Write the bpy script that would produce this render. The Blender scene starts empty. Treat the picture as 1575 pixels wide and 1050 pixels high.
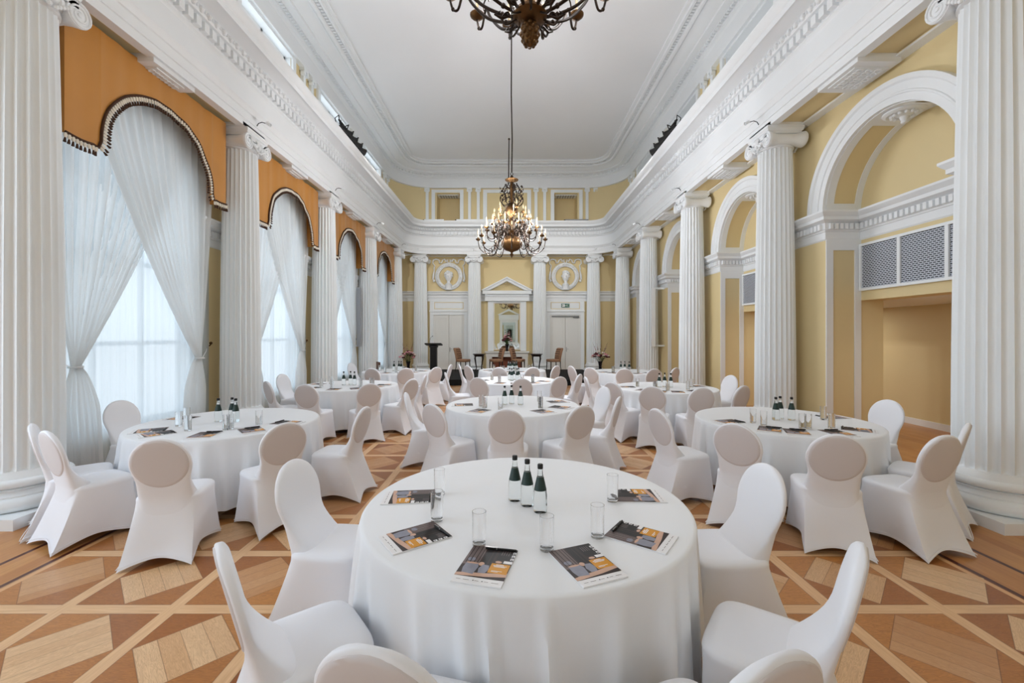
import bpy, math, random
from math import pi, sin, cos, sqrt, atan2, radians
from mathutils import Vector, Matrix
random.seed(7)
SC = bpy.context.scene
COL = SC.collection
# ------------------------------------------------------------------ camera, world, exposure
cam_data = bpy.data.cameras.new('camera')
cam = bpy.data.objects.new('camera', cam_data); COL.objects.link(cam)
cam.location = (0, 0, 1.72); cam.rotation_euler = (pi/2, 0, 0)
cam_data.sensor_width = 36; cam_data.lens = 36*665/1575
cam_data.shift_x = 2.5/1575; cam_data.shift_y = -10.5/1575
cam_data.clip_start = 0.05; cam_data.clip_end = 200
SC.camera = cam
SC.view_settings.view_transform = 'Standard'; SC.view_settings.look = 'None'
SC.view_settings.exposure = 0.0; SC.view_settings.gamma = 1
SC.view_settings.use_curve_mapping = False
EXPO = 0.32
SC.view_settings.exposure = EXPO
SC.cycles.use_denoising = True
SC.cycles.max_bounces = 10; SC.cycles.diffuse_bounces = 6; SC.cycles.transparent_max_bounces = 12
SC.cycles.sample_clamp_indirect = 6
world = bpy.data.worlds.new('daylight'); SC.world = world; world.use_nodes = True
wn = world.node_tree.nodes; wl = world.node_tree.links; wn.clear()
w_out = wn.new('ShaderNodeOutputWorld'); w_bg = wn.new('ShaderNodeBackground')
w_tc = wn.new('ShaderNodeTexCoord'); w_sep = wn.new('ShaderNodeSeparateXYZ'); w_ramp = wn.new('ShaderNodeValToRGB')
w_map = wn.new('ShaderNodeMapRange'); w_map.inputs[1].default_value = -0.25; w_map.inputs[2].default_value = 0.35
wl.new(w_tc.outputs['Generated'], w_sep.inputs[0]); wl.new(w_sep.outputs[2], w_map.inputs[0]); wl.new(w_map.outputs[0], w_ramp.inputs[0])
w_ramp.color_ramp.elements[0].color = (0.46, 0.49, 0.52, 1); w_ramp.color_ramp.elements[1].color = (0.74, 0.86, 1.0, 1)
e = w_ramp.color_ramp.elements.new(0.42); e.color = (0.84, 0.92, 1.0, 1)
wl.new(w_ramp.outputs[0], w_bg.inputs[0]); w_bg.inputs[1].default_value = 3.1
wl.new(w_bg.outputs[0], w_out.inputs[0])

CX = -0.06            # centre line of the hall
HW = 4.47             # half width between the inner faces of the entablature
YF = 19.10            # far inner face of the entablature
YR = -4.0             # rear wall
XL = CX-HW-0.70; XR = CX+HW+0.68          # side walls
XA = HW+0.75          # attic wall half distance
BAYS = [5.9, 9.4, 12.9, 16.4]
ALLBAYS = [-1.1, 2.4] + BAYS
SH = 0.08            # the window bays sit a little further along than the niches

def portal(name, loc, rot, sx, sy):
    l = bpy.data.lights.new(name, 'AREA'); l.shape = 'RECTANGLE'; l.size = sx; l.size_y = sy
    l.energy = 1; l.cycles.is_portal = True
    o = bpy.data.objects.new(name, l); o.location = loc; o.rotation_euler = rot; COL.objects.link(o)
for b in ALLBAYS:
    portal('window_daylight', (XL-0.30, b+SH, 2.7), (0, -pi/2, 0), 4.6, 2.4)
    portal('clerestory_daylight', (CX-XA-0.25, b, 7.7), (0, -pi/2, 0), 1.5, 2.0)
for x in (-2.9, 2.9):  # portals for the openings added in the rear wall as frontal fill
    portal('added_rear_fill_opening', (x, YR-0.3, 2.7), (pi/2, 0, 0), 0.9, 4.8)

# ------------------------------------------------------------------ node materials
def srgb(r, g, b):
    f = lambda c: (c/255/12.92) if c/255 <= 0.04045 else ((c/255+0.055)/1.055)**2.4
    return (f(r), f(g), f(b), 1)
def mat(name, col, rough=0.5, metal=0.0, spec=None, var=0.0, scale=8.0, bump=0.0, bscale=60.0, sheen=0.0, emit=None, estr=0.0, trans=0.0, ior=1.45, coat=0.0):
    m = bpy.data.materials.new(name); m.use_nodes = True
    nt = m.node_tree; p = nt.nodes['Principled BSDF']
    p.inputs['Base Color'].default_value = col; p.inputs['Roughness'].default_value = rough; p.inputs['Metallic'].default_value = metal
    p.inputs['IOR'].default_value = ior
    if spec is not None: p.inputs['Specular IOR Level'].default_value = spec
    if sheen: p.inputs['Sheen Weight'].default_value = sheen
    if trans: p.inputs['Transmission Weight'].default_value = trans
    if coat: p.inputs['Coat Weight'].default_value = coat
    if emit: p.inputs['Emission Color'].default_value = emit; p.inputs['Emission Strength'].default_value = estr
    tc = nt.nodes.new('ShaderNodeTexCoord')
    if var:
        n = nt.nodes.new('ShaderNodeTexNoise'); n.inputs['Scale'].default_value = scale; n.inputs['Detail'].default_value = 4
        nt.links.new(tc.outputs['Object'], n.inputs['Vector'])
        mx = nt.nodes.new('ShaderNodeMix'); mx.data_type = 'RGBA'
        mx.inputs['A'].default_value = tuple(min(1, c*(1-var)) for c in col[:3])+(1,)
        mx.inputs['B'].default_value = tuple(min(1, c*(1+var)) for c in col[:3])+(1,)
        nt.links.new(n.outputs['Fac'], mx.inputs['Factor']); nt.links.new(mx.outputs['Result'], p.inputs['Base Color'])
    if bump:
        n2 = nt.nodes.new('ShaderNodeTexNoise'); n2.inputs['Scale'].default_value = bscale; n2.inputs['Detail'].default_value = 3
        nt.links.new(tc.outputs['Object'], n2.inputs['Vector'])
        bp = nt.nodes.new('ShaderNodeBump'); bp.inputs['Strength'].default_value = bump; bp.inputs['Distance'].default_value = 0.01
        nt.links.new(n2.outputs['Fac'], bp.inputs['Height']); nt.links.new(bp.outputs[0], p.inputs['Normal'])
    return m
M = {}
M['plaster'] = mat('white_plaster', srgb(233, 236, 238), 0.5, var=0.02, scale=3, bump=0.05)
M['plaster2'] = mat('white_paint', srgb(234, 238, 240), 0.38, var=0.015, scale=4)
M['ceiling'] = mat('ceiling_paint', srgb(236, 238, 240), 0.7, var=0.015, scale=1.0)
M['yellow'] = mat('yellow_wall_paint', srgb(222, 203, 156), 0.6, var=0.03, scale=2.0, bump=0.04)
M['yellow2'] = mat('deep_yellow_paint', srgb(214, 196, 150), 0.6, var=0.03, scale=2.0)
M['cloth'] = mat('table_linen', srgb(236, 239, 243), 0.75, sheen=0.15, bump=0.06, bscale=400)
M['spandex'] = mat('stretch_fabric', srgb(234, 236, 242), 0.6, sheen=0.2, bump=0.04, bscale=500)
M['spandex_back'] = mat('stretch_fabric_over_board', srgb(210, 205, 206), 0.6, sheen=0.1, bump=0.04, bscale=500)
M['pelmet'] = mat('ochre_satin', srgb(192, 130, 48), 0.5, sheen=0.3, var=0.08, scale=3)
M['brown'] = mat('brown_braid', srgb(70, 44, 26), 0.8, var=0.2, scale=40)
M['cream'] = mat('cream_braid', srgb(232, 224, 210), 0.8)
M['black'] = mat('black_paint', srgb(16, 16, 17), 0.5)
M['blackcarpet'] = mat('black_carpet', srgb(14, 14, 15), 0.9, bump=0.3, bscale=200)
M['brass'] = mat('aged_brass', srgb(92, 66, 38), 0.45, metal=0.85, var=0.35, scale=12, bump=0.15, bscale=30)
M['darkbrass'] = mat('dark_bronze', srgb(44, 33, 24), 0.45, metal=0.7, var=0.3, scale=14)
M['candle'] = mat('candle_sleeve', srgb(150, 132, 100), 0.6)
M['bulb'] = mat('lit_flame_bulb', srgb(120, 104, 84), 0.3, emit=(1.0, 0.80, 0.52, 1), estr=0.75)
M['chrome'] = mat('brushed_metal', srgb(190, 190, 190), 0.3, metal=1.0)
M['glass'] = mat('drinking_glass', (1, 1, 1, 1), 0.02, trans=1.0, ior=1.45)
M['water'] = mat('bottle_glass_with_water', srgb(246, 250, 250), 0.03, trans=1.0, ior=1.4)
M['label'] = mat('dark_green_label', srgb(26, 50, 46), 0.45, var=0.15, scale=60)
M['paper'] = mat('white_paper', srgb(238, 238, 240), 0.5)
M['mirror'] = mat('mirror_glass', srgb(225, 232, 228), 0.02, metal=1.0)
M['wood_dark'] = mat('dark_lacquered_wood', srgb(34, 22, 18), 0.3, var=0.2, scale=10)
M['wood_brown'] = mat('brown_wood', srgb(96, 60, 36), 0.4, var=0.2, scale=10)
M['leather'] = mat('patterned_brown_upholstery', srgb(150, 112, 84), 0.6, var=0.35, scale=14)
M['button'] = mat('dark_button', srgb(70, 38, 26), 0.5)
M['marble'] = mat('pale_marble', srgb(226, 224, 218), 0.25, var=0.06, scale=6)
M['firebrick'] = mat('red_brown_hearth', srgb(120, 66, 44), 0.7, var=0.2, scale=14)
M['green'] = mat('exit_green', srgb(18, 108, 82), 0.4)
M['leaf'] = mat('leaf_green', srgb(62, 84, 42), 0.5, var=0.3, scale=20)
M['pink'] = mat('pink_petals', srgb(222, 160, 165), 0.6, var=0.2, scale=30)
M['whitepetal'] = mat('white_petals', srgb(240, 228, 220), 0.6)
M['redpetal'] = mat('dark_red_petals', srgb(92, 34, 44), 0.6, var=0.3, scale=30)
M['vase'] = mat('dark_glass_vase', srgb(52, 50, 58), 0.08, trans=0.4)
M['orange'] = mat('orange_print', srgb(214, 148, 38), 0.55)
M['print_dark'] = mat('print_dark_brown', srgb(46, 34, 32), 0.55, var=0.35, scale=30)
M['print_black'] = mat('print_black', srgb(18, 15, 16), 0.55)
M['print_taupe'] = mat('print_taupe', srgb(112, 98, 96), 0.55, var=0.25, scale=40)
M['print_grey'] = mat('print_blue_grey', srgb(140, 142, 156), 0.55, var=0.15, scale=50)
M['print_skin'] = mat('print_peach', srgb(206, 168, 146), 0.55, var=0.2, scale=18)
M['speaker'] = mat('speaker_grey', srgb(160, 163, 168), 0.4)
M['door'] = mat('door_paint', srgb(226, 226, 222), 0.4)
M['steel'] = mat('grey_steel', srgb(120, 122, 124), 0.35, metal=0.8)
# sheer fabric: partly see-through, partly translucent
def sheer_mat(name, col, thr):
    m = bpy.data.materials.new(name); m.use_nodes = True; nt = m.node_tree; nt.nodes.clear()
    o = nt.nodes.new('ShaderNodeOutputMaterial'); tr = nt.nodes.new('ShaderNodeBsdfTransparent')
    d = nt.nodes.new('ShaderNodeBsdfDiffuse'); t = nt.nodes.new('ShaderNodeBsdfTranslucent')
    a = nt.nodes.new('ShaderNodeMixShader'); b = nt.nodes.new('ShaderNodeMixShader')
    d.inputs[0].default_value = col; t.inputs[0].default_value = col
    tc = nt.nodes.new('ShaderNodeTexCoord'); n = nt.nodes.new('ShaderNodeTexNoise'); n.inputs['Scale'].default_value = 300
    mr = nt.nodes.new('ShaderNodeMapRange'); mr.inputs[3].default_value = thr-0.06; mr.inputs[4].default_value = thr+0.06
    nt.links.new(tc.outputs['Object'], n.inputs['Vector']); nt.links.new(n.outputs['Fac'], mr.inputs[0])
    a.inputs[0].default_value = 0.5; nt.links.new(d.outputs[0], a.inputs[1]); nt.links.new(t.outputs[0], a.inputs[2])
    nt.links.new(mr.outputs[0], b.inputs[0]); nt.links.new(a.outputs[0], b.inputs[1]); nt.links.new(tr.outputs[0], b.inputs[2])
    nt.links.new(b.outputs[0], o.inputs[0])
    return m
M['sheer'] = sheer_mat('white_voile', (0.93, 0.94, 0.94, 1), 0.14)
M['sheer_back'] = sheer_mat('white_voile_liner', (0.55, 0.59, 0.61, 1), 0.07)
def pane_mat():
    m = bpy.data.materials.new('window_pane'); m.use_nodes = True; nt = m.node_tree; nt.nodes.clear()
    o = nt.nodes.new('ShaderNodeOutputMaterial'); tr = nt.nodes.new('ShaderNodeBsdfTransparent'); g = nt.nodes.new('ShaderNodeBsdfGlossy')
    x = nt.nodes.new('ShaderNodeMixShader'); g.inputs['Roughness'].default_value = 0.05; x.inputs[0].default_value = 0.06
    tr.inputs[0].default_value = (0.96, 0.98, 0.98, 1)
    nt.links.new(tr.outputs[0], x.inputs[1]); nt.links.new(g.outputs[0], x.inputs[2]); nt.links.new(x.outputs[0], o.inputs[0]); return m
M['pane'] = pane_mat()
def grille_mat():
    m = mat('pierced_metal_grille', srgb(60, 64, 72), 0.5); nt = m.node_tree; p = nt.nodes['Principled BSDF']
    tc = nt.nodes.new('ShaderNodeTexCoord'); mp = nt.nodes.new('ShaderNodeMapping'); mp.inputs['Rotation'].default_value = (0, 0, 0)
    cmb = nt.nodes.new('ShaderNodeCombineXYZ'); sp = nt.nodes.new('ShaderNodeSeparateXYZ')
    nt.links.new(tc.outputs['Object'], sp.inputs[0]); nt.links.new(sp.outputs[1], cmb.inputs[0]); nt.links.new(sp.outputs[2], cmb.inputs[1])
    b = nt.nodes.new('ShaderNodeTexBrick'); b.inputs['Scale'].default_value = 9; b.inputs['Mortar Size'].default_value = 0.06
    b.inputs['Color1'].default_value = srgb(38, 42, 50); b.inputs['Color2'].default_value = srgb(58, 62, 72); b.inputs['Mortar'].default_value = srgb(190, 196, 206)
    b.inputs['Brick Width'].default_value = 0.5; b.inputs['Row Height'].default_value = 0.25
    nt.links.new(cmb.outputs[0], b.inputs['Vector']); nt.links.new(b.outputs['Color'], p.inputs['Base Color']); return m
M['grille'] = grille_mat()

# parquet ------------------------------------------------------------
def parquet():
    m = bpy.data.materials.new('oak_parquet'); m.use_nodes = True; nt = m.node_tree; p = nt.nodes['Principled BSDF']
    L = nt.links
    def val(x):
        return x
    def op(o, a, b=None, c=None):
        n = nt.nodes.new('ShaderNodeMath'); n.operation = o
        for i, v in enumerate((a, b, c)):
            if v is None: continue
            if isinstance(v, (int, float)): n.inputs[i].default_value = v
            else: L.new(v, n.inputs[i])
        return n.outputs[0]
    def mixc(f, a, b):
        n = nt.nodes.new('ShaderNodeMix'); n.data_type = 'RGBA'
        for s, v in (('A', a), ('B', b)):
            if isinstance(v, tuple): n.inputs[s].default_value = v
            else: L.new(v, n.inputs[s])
        if isinstance(f, (int, float)): n.inputs['Factor'].default_value = f
        else: L.new(f, n.inputs['Factor'])
        return n.outputs['Result']
    def comb(a, b, c=0.0):
        n = nt.nodes.new('ShaderNodeCombineXYZ')
        for i, v in enumerate((a, b, c)):
            if isinstance(v, (int, float)): n.inputs[i].default_value = v
            else: L.new(v, n.inputs[i])
        return n.outputs[0]
    def wnoise(v):
        n = nt.nodes.new('ShaderNodeTexWhiteNoise'); n.noise_dimensions = '3D'; L.new(v, n.inputs['Vector']); return n.outputs['Value']
    def noise(v, sc, det=3.0, dist=0.0):
        n = nt.nodes.new('ShaderNodeTexNoise'); n.inputs['Scale'].default_value = sc; n.inputs['Detail'].default_value = det
        n.inputs['Distortion'].default_value = dist
        L.new(v, n.inputs['Vector']); return n.outputs['Fac']
    def ringy(v): return op('ADD', op('MULTIPLY', op('PINGPONG', op('MULTIPLY', v, 9.0), 0.5), 1.2), op('MULTIPLY', v, 0.35))
    tc = nt.nodes.new('ShaderNodeTexCoord'); sp = nt.nodes.new('ShaderNodeSeparateXYZ'); L.new(tc.outputs['Object'], sp.inputs[0])
    x, y = sp.outputs[0], sp.outputs[1]
    P = 0.69
    u = op('DIVIDE', op('SUBTRACT', x, -0.05), P); v = op('DIVIDE', op('SUBTRACT', y, 2.71), P)
    cu, cv = op('FLOOR', u), op('FLOOR', v)
    fu, fv = op('SUBTRACT', op('SUBTRACT', u, cu), 0.5), op('SUBTRACT', op('SUBTRACT', v, cv), 0.5)
    au, av = op('ABSOLUTE', fu), op('ABSOLUTE', fv)
    bandx = op('GREATER_THAN', av, 0.435)      # runs along x
    bandy = op('GREATER_THAN', au, 0.435)      # runs along y
    band = op('MAXIMUM', bandx, bandy)
    dia = op('LESS_THAN', op('ADD', au, av), 0.425)
    cellr = wnoise(comb(cu, cv, 3.0))
    a = op('ADD', fu, fv); b = op('SUBTRACT', fu, fv)
    flip = op('GREATER_THAN', op('MODULO', op('ABSOLUTE', op('ADD', cu, cv)), 2.0), 0.5)
    def sel(f, p0, p1): return op('ADD', op('MULTIPLY', p0, op('SUBTRACT', 1.0, f)), op('MULTIPLY', p1, f))
    across = sel(flip, a, b); along = sel(flip, b, a)
    strip = op('FLOOR', op('MULTIPLY', op('ADD', across, 0.425), 4.7))
    stripf = op('FRACT', op('MULTIPLY', op('ADD', across, 0.425), 4.7))
    stripr = wnoise(comb(cu, cv, strip))
    g1 = noise(comb(op('MULTIPLY', across, 9.0), op('MULTIPLY', along, 0.9), op('ADD', strip, op('MULTIPLY', cellr, 40.0))), 3.0, 4.0, 0.9)
    light = mixc(stripr, srgb(238, 202, 158), srgb(214, 168, 120))
    light = mixc(op('MULTIPLY', op('GREATER_THAN', cellr, 0.62), 0.55), light, srgb(186, 128, 76))
    light = mixc(op('MULTIPLY', ringy(g1), 0.55), light, srgb(150, 100, 60))
    qx = op('SIGN', fu); qy = op('SIGN', fv)
    cr = wnoise(comb(op('ADD', cu, op('MULTIPLY', qx, 0.25)), op('ADD', cv, op('MULTIPLY', qy, 0.25)), 9.0))
    g2 = noise(comb(op('MULTIPLY', x, 4.0), op('MULTIPLY', y, 26.0), cr), 1.6, 4.0, 0.6)
    dark = mixc(cr, srgb(158, 94, 44), srgb(208, 144, 78))
    dark = mixc(op('MULTIPLY', ringy(g2), 0.5), dark, srgb(96, 52, 26))
    field = mixc(dia, dark, light)
    g3 = noise(comb(op('MULTIPLY', x, 3.0), op('MULTIPLY', y, 40.0), 0.0), 1.5, 4.0, 0.3)
    g4 = noise(comb(op('MULTIPLY', x, 40.0), op('MULTIPLY', y, 3.0), 4.0), 1.5, 4.0, 0.3)
    bcol = mixc(op('MULTIPLY', sel(bandy, g3, g4), 0.7), srgb(240, 202, 156), srgb(176, 122, 76))
    col = mixc(band, field, bcol)
    # joints
    j1 = op('LESS_THAN', op('ABSOLUTE', op('SUBTRACT', op('MAXIMUM', au, av), 0.435)), 0.004)
    j2 = op('MULTIPLY', op('LESS_THAN', op('ABSOLUTE', op('SUBTRACT', op('ADD', au, av), 0.425)), 0.005), op('SUBTRACT', 1.0, band))
    j3 = op('MULTIPLY', op('LESS_THAN', stripf, 0.03), dia)
    col = mixc(op('MULTIPLY', op('MAXIMUM', op('MAXIMUM', j1, j2), j3), 0.5), col, srgb(90, 52, 28))
    # plain border
    ax = op('ABSOLUTE', op('SUBTRACT', x, CX))
    pl = op('FLOOR', op('DIVIDE', x, 0.11)); plr = wnoise(comb(pl, op('FLOOR', op('DIVIDE', y, 1.3)), 2.0))
    g5 = noise(comb(op('MULTIPLY', x, 40.0), op('MULTIPLY', y, 2.5), plr), 1.5, 4.0, 0.5)
    bord = mixc(plr, srgb(208, 152, 92), srgb(188, 128, 70)); bord = mixc(op('MULTIPLY', g5, 0.45), bord, srgb(116, 66, 32))
    col = mixc(op('GREATER_THAN', ax, 3.41), col, bord)
    def line(c, w): return op('LESS_THAN', op('ABSOLUTE', op('SUBTRACT', ax, c)), w)
    col = mixc(line(3.37, 0.02), col, srgb(214, 168, 120))
    col = mixc(op('MAXIMUM', line(3.42, 0.019), line(3.76, 0.019)), col, srgb(78, 30, 20))
    L.new(col, p.inputs['Base Color'])
    p.inputs['Roughness'].default_value = 0.33
    rn = noise(comb(x, y, 0.0), 5.0, 3.0)
    L.new(op('ADD', 0.26, op('MULTIPLY', rn, 0.16)), p.inputs['Roughness'])
    bp = nt.nodes.new('ShaderNodeBump'); bp.inputs['Strength'].default_value = 0.08; bp.inputs['Distance'].default_value = 0.003
    L.new(g3, bp.inputs['Height']); L.new(bp.outputs[0], p.inputs['Normal'])
    return m
M['parquet'] = parquet()

# ------------------------------------------------------------------ mesh builder
class MB:
    def __init__(s): s.v = []; s.f = []; s.m = []
    def face(s, pts, mi=0):
        n = len(s.v); s.v += [tuple(q) for q in pts]; s.f.append(tuple(range(n, n+len(pts)))); s.m.append(mi)
    def box(s, x0, x1, y0, y1, z0, z1, mi=0):
        n = len(s.v)
        s.v += [(x0,y0,z0),(x1,y0,z0),(x1,y1,z0),(x0,y1,z0),(x0,y0,z1),(x1,y0,z1),(x1,y1,z1),(x0,y1,z1)]
        for q in ((0,3,2,1),(4,5,6,7),(0,1,5,4),(1,2,6,5),(2,3,7,6),(3,0,4,7)): s.f.append(tuple(n+i for i in q)); s.m.append(mi)
    def grid(s, rows, closeu=False, closev=False, mi=0, capa=False, capb=False):
        n = len(s.v); R = len(rows); C = len(rows[0])
        for r in rows: s.v += [tuple(q) for q in r]
        for i in range(R if closev else R-1):
            i2 = (i+1) % R
            for j in range(C if closeu else C-1):
                j2 = (j+1) % C
                s.f.append((n+i*C+j, n+i*C+j2, n+i2*C+j2, n+i2*C+j)); s.m.append(mi)
        if capa: s.f.append(tuple(n+j for j in range(C))[::-1]); s.m.append(mi)
        if capb: s.f.append(tuple(n+(R-1)*C+j for j in range(C))); s.m.append(mi)
    def lathe(s, prof, c=(0,0,0), axis='z', seg=24, mi=0, sx=1, sy=1):
        rows = []
        for r, h in prof:
            row = []
            for k in range(seg):
                t = 2*pi*k/seg; a, b = r*cos(t)*sx, r*sin(t)*sy
                q = (a, b, h) if axis == 'z' else ((a, h, b) if axis == 'y' else (h, a, b))
                row.append((c[0]+q[0], c[1]+q[1], c[2]+q[2]))
            rows.append(row)
        s.grid(rows, closeu=True, mi=mi, capa=prof[0][0] > 1e-4, capb=prof[-1][0] > 1e-4)
    def tube(s, pts, r, seg=8, mi=0, cap=True):
        pts = [Vector(q) for q in pts]; n = len(pts)
        rad = r if isinstance(r, (list, tuple)) else [r]*n
        up = Vector((0.13, 0.27, 1)).normalized(); rows = []
        prev = None
        for i, q in enumerate(pts):
            d = (pts[min(i+1, n-1)]-pts[max(i-1, 0)])
            d = d.normalized() if d.length > 1e-9 else Vector((0,0,1))
            a = prev if prev is not None else (up if abs(up.dot(d)) < 0.95 else Vector((1,0,0)))
            a = (a-d*a.dot(d))
            if a.length < 1e-6: a = d.orthogonal()
            a.normalize(); prev = a; b = d.cross(a)
            rows.append([q+(a*cos(2*pi*k/seg)+b*sin(2*pi*k/seg))*rad[i] for k in range(seg)])
        s.grid(rows, closeu=True, mi=mi, capa=cap, capb=cap)
    def ball(s, c, r, seg=10, ring=6, mi=0, sz=1.0):
        s.lathe([(max(1e-5, r*sin(pi*i/ring)), -r*cos(pi*i/ring)*sz) for i in range(ring+1)], c, seg=seg, mi=mi)
    def xf(s, mtx, start=0):
        for i in range(start, len(s.v)): s.v[i] = tuple(mtx @ Vector(s.v[i]))
        return s
    def mesh(s, name, mats, angle=32, smooth=True, merge=False):
        me = bpy.data.meshes.new(name); me.from_pydata(s.v, [], s.f)
        for mm in (mats if isinstance(mats, (list, tuple)) else [mats]): me.materials.append(mm)
        me.polygons.foreach_set('material_index', s.m)
        if smooth:
            me.polygons.foreach_set('use_smooth', [True]*len(s.f))
        import bmesh
        bm = bmesh.new(); bm.from_mesh(me)
        if merge: bmesh.ops.remove_doubles(bm, verts=bm.verts, dist=1e-4)
        bmesh.ops.recalc_face_normals(bm, faces=bm.faces); bm.to_mesh(me); bm.free()
        if smooth: me.set_sharp_from_angle(angle=radians(angle))
        me.update(); return me

def put(name, me, parent=None, loc=(0,0,0), rot=(0,0,0), sc=(1,1,1)):
    o = bpy.data.objects.new(name, me); COL.objects.link(o)
    o.location = loc; o.rotation_euler = rot; o.scale = sc
    if parent: o.parent = parent
    return o
def tag(o, label=None, cat=None, group=None, kind=None):
    if label: o['label'] = label
    if cat: o['category'] = cat
    if group: o['group'] = group
    if kind: o['kind'] = kind
    return o
def thing(name, label, cat, loc=(0,0,0), rz=0.0, group=None):
    o = bpy.data.objects.new(name, None); COL.objects.link(o); o.location = loc; o.rotation_euler = (0,0,rz)
    o.empty_display_size = 0.1
    return tag(o, label, cat, group)
def struct(name, mb, mats, label, cat, angle=32):
    return tag(put(name, mb.mesh(name, mats, angle)), label, cat, None, 'structure')

# sweep of a profile [(inward offset, z)] along a plan path; inward = right of travel
def normals(path):
    out = []
    n = len(path)
    for i in range(n):
        def nr(a, b):
            d = Vector((b[0]-a[0], b[1]-a[1])); d.normalize(); return Vector((d.y, -d.x))
        if i == 0: m = nr(path[0], path[1])
        elif i == n-1: m = nr(path[-2], path[-1])
        else:
            n1, n2 = nr(path[i-1], path[i]), nr(path[i], path[i+1]); m = n1+n2
            m = m/(m.dot(n1)) if m.length > 1e-6 and abs(m.dot(n1)) > 1e-6 else n1
        out.append(m)
    return out
def sweep(mb, path, prof, mi=0):
    ns = normals(path)
    mb.grid([[(q[0]+n.x*d, q[1]+n.y*d, z) for d, z in prof] for q, n in zip(path, ns)], mi=mi)
def blocks(mb, path, d0, d1, z0, z1, w, pitch, mi=0, taper=0.0, skip=0.0):
    for a, b in zip(path[:-1], path[1:]):
        A, B = Vector(a), Vector(b); d = B-A; ln = d.length
        if ln < 1e-6: continue
        d.normalize(); nr = Vector((d.y, -d.x)); k = max(1, int(round(ln/pitch)))
        for i in range(k):
            c = A+d*(ln*(i+0.5)/k)
            st = len(mb.v); q = []
            for dd, zz, ww in ((d0, z0, w), (d1, z0, w), (d1, z1, w), (d0, z1, w)):
                ww = ww*(1-taper) if zz == z0 else ww
                q.append((c+nr*dd-d*ww/2, c+nr*dd+d*ww/2, zz))
            mb.v += [(t[0].x, t[0].y, t[2]) for t in q]+[(t[1].x, t[1].y, t[2]) for t in q]
            for f in ((0,1,2,3),(7,6,5,4),(0,4,5,1),(1,5,6,2),(2,6,7,3),(3,7,4,0)): mb.f.append(tuple(st+t for t in f)); mb.m.append(mi)
def hall_path(off=0.0, y0=YR, seg=14, step=None):
    W = HW-off; R = 1.1-off; cy = YF-1.1
    pts = [(CX-W, y0), (CX-W, cy)]
    for i in range(1, seg+1):
        t = pi/2*i/seg; pts.append((CX-(HW-1.1)-R*cos(t), cy+R*sin(t)))
    pts.append((CX+HW-1.1, cy+R))
    for i in range(1, seg+1):
        t = pi/2*i/seg; pts.append((CX+(HW-1.1)+R*sin(t), cy+R*cos(t)))
    pts.append((CX+W, y0)); return pts
PATH = hall_path()

# ------------------------------------------------------------------ setting: floor, ceiling, entablature
fl = MB(); fl.face([(-6.2, YR, 0), (8.0, YR, 0), (8.0, 20.2, 0), (-6.2, 20.2, 0)])
struct('floor', fl, M['parquet'], 'polished oak parquet floor with light bands and diamond panels', 'floor')
ce = MB()
cp = hall_path(0.40)
ce.face([(x, y, 9.30) for x, y in cp][::-1])
struct('ceiling', ce, M['ceiling'], 'plain pale grey ceiling above the cornice', 'ceiling')

cor = MB()
sweep(cor, PATH, [(-0.75, 8.42), (-0.62, 8.42), (-0.62, 8.82), (-0.58, 8.86), (-0.52, 8.88), (-0.50, 8.93), (-0.44, 8.95), (-0.40, 8.96), (-0.26, 8.97), (-0.25, 9.02), (-0.22, 9.03),
      (-0.16, 9.05), (-0.06, 9.10), (0.02, 9.17), (0.04, 9.12), (0.08, 9.09), (0.13, 9.10), (0.15, 9.14), (0.15, 9.21), (0.24, 9.21), (0.24, 9.17), (0.30, 9.17), (0.32, 9.22), (0.40, 9.24), (0.40, 9.32)])
blocks(cor, hall_path(0), 0.155, 0.23, 9.16, 9.215, 0.06, 0.10)
blocks(cor, hall_path(0), -0.49, -0.42, 8.90, 8.95, 0.05, 0.09)
struct('trim_1', cor, M['plaster'], 'white moulded cornice where the upper wall meets the ceiling', 'cornice', 25)

ent = MB()
sweep(ent, PATH, [(0.0, 5.28), (0.0, 5.40), (0.015, 5.405), (0.015, 5.54), (0.03, 5.55), (0.05, 5.60), (0.075, 5.63), (0.075, 5.665), (0.005, 5.68), (0.005, 6.03),
      (0.02, 6.05), (0.045, 6.07), (0.045, 6.25), (0.06, 6.26), (0.13, 6.275), (0.15, 6.30), (0.15, 6.385), (0.20, 6.40), (0.40, 6.41), (0.40, 6.395), (0.42, 6.395),
      (0.42, 6.49), (0.435, 6.50), (0.46, 6.52), (0.485, 6.57), (0.50, 6.60), (0.50, 6.63), (-0.80, 6.65)])
blocks(ent, hall_path(0), 0.045, 0.125, 6.10, 6.235, 0.10, 0.16)
for sx in (-1, 1):      # closes the top of the entablature body in the two far corners
    arc = [q for q in hall_path(-0.3) if q[1] >= YF-1.1-1e-6 and (q[0]-CX)*sx >= HW-1.1-1e-6]
    if sx > 0: arc = arc[::-1]
    a0, a1 = arc[0], arc[-1]
    xo = (XL-0.05) if sx < 0 else (XR+0.05)
    ent.face([(x, y, 5.345) for x, y in arc]+[(a1[0], 19.85, 5.345), (xo, 19.85, 5.345), (xo, a0[1], 5.345)])
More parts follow.
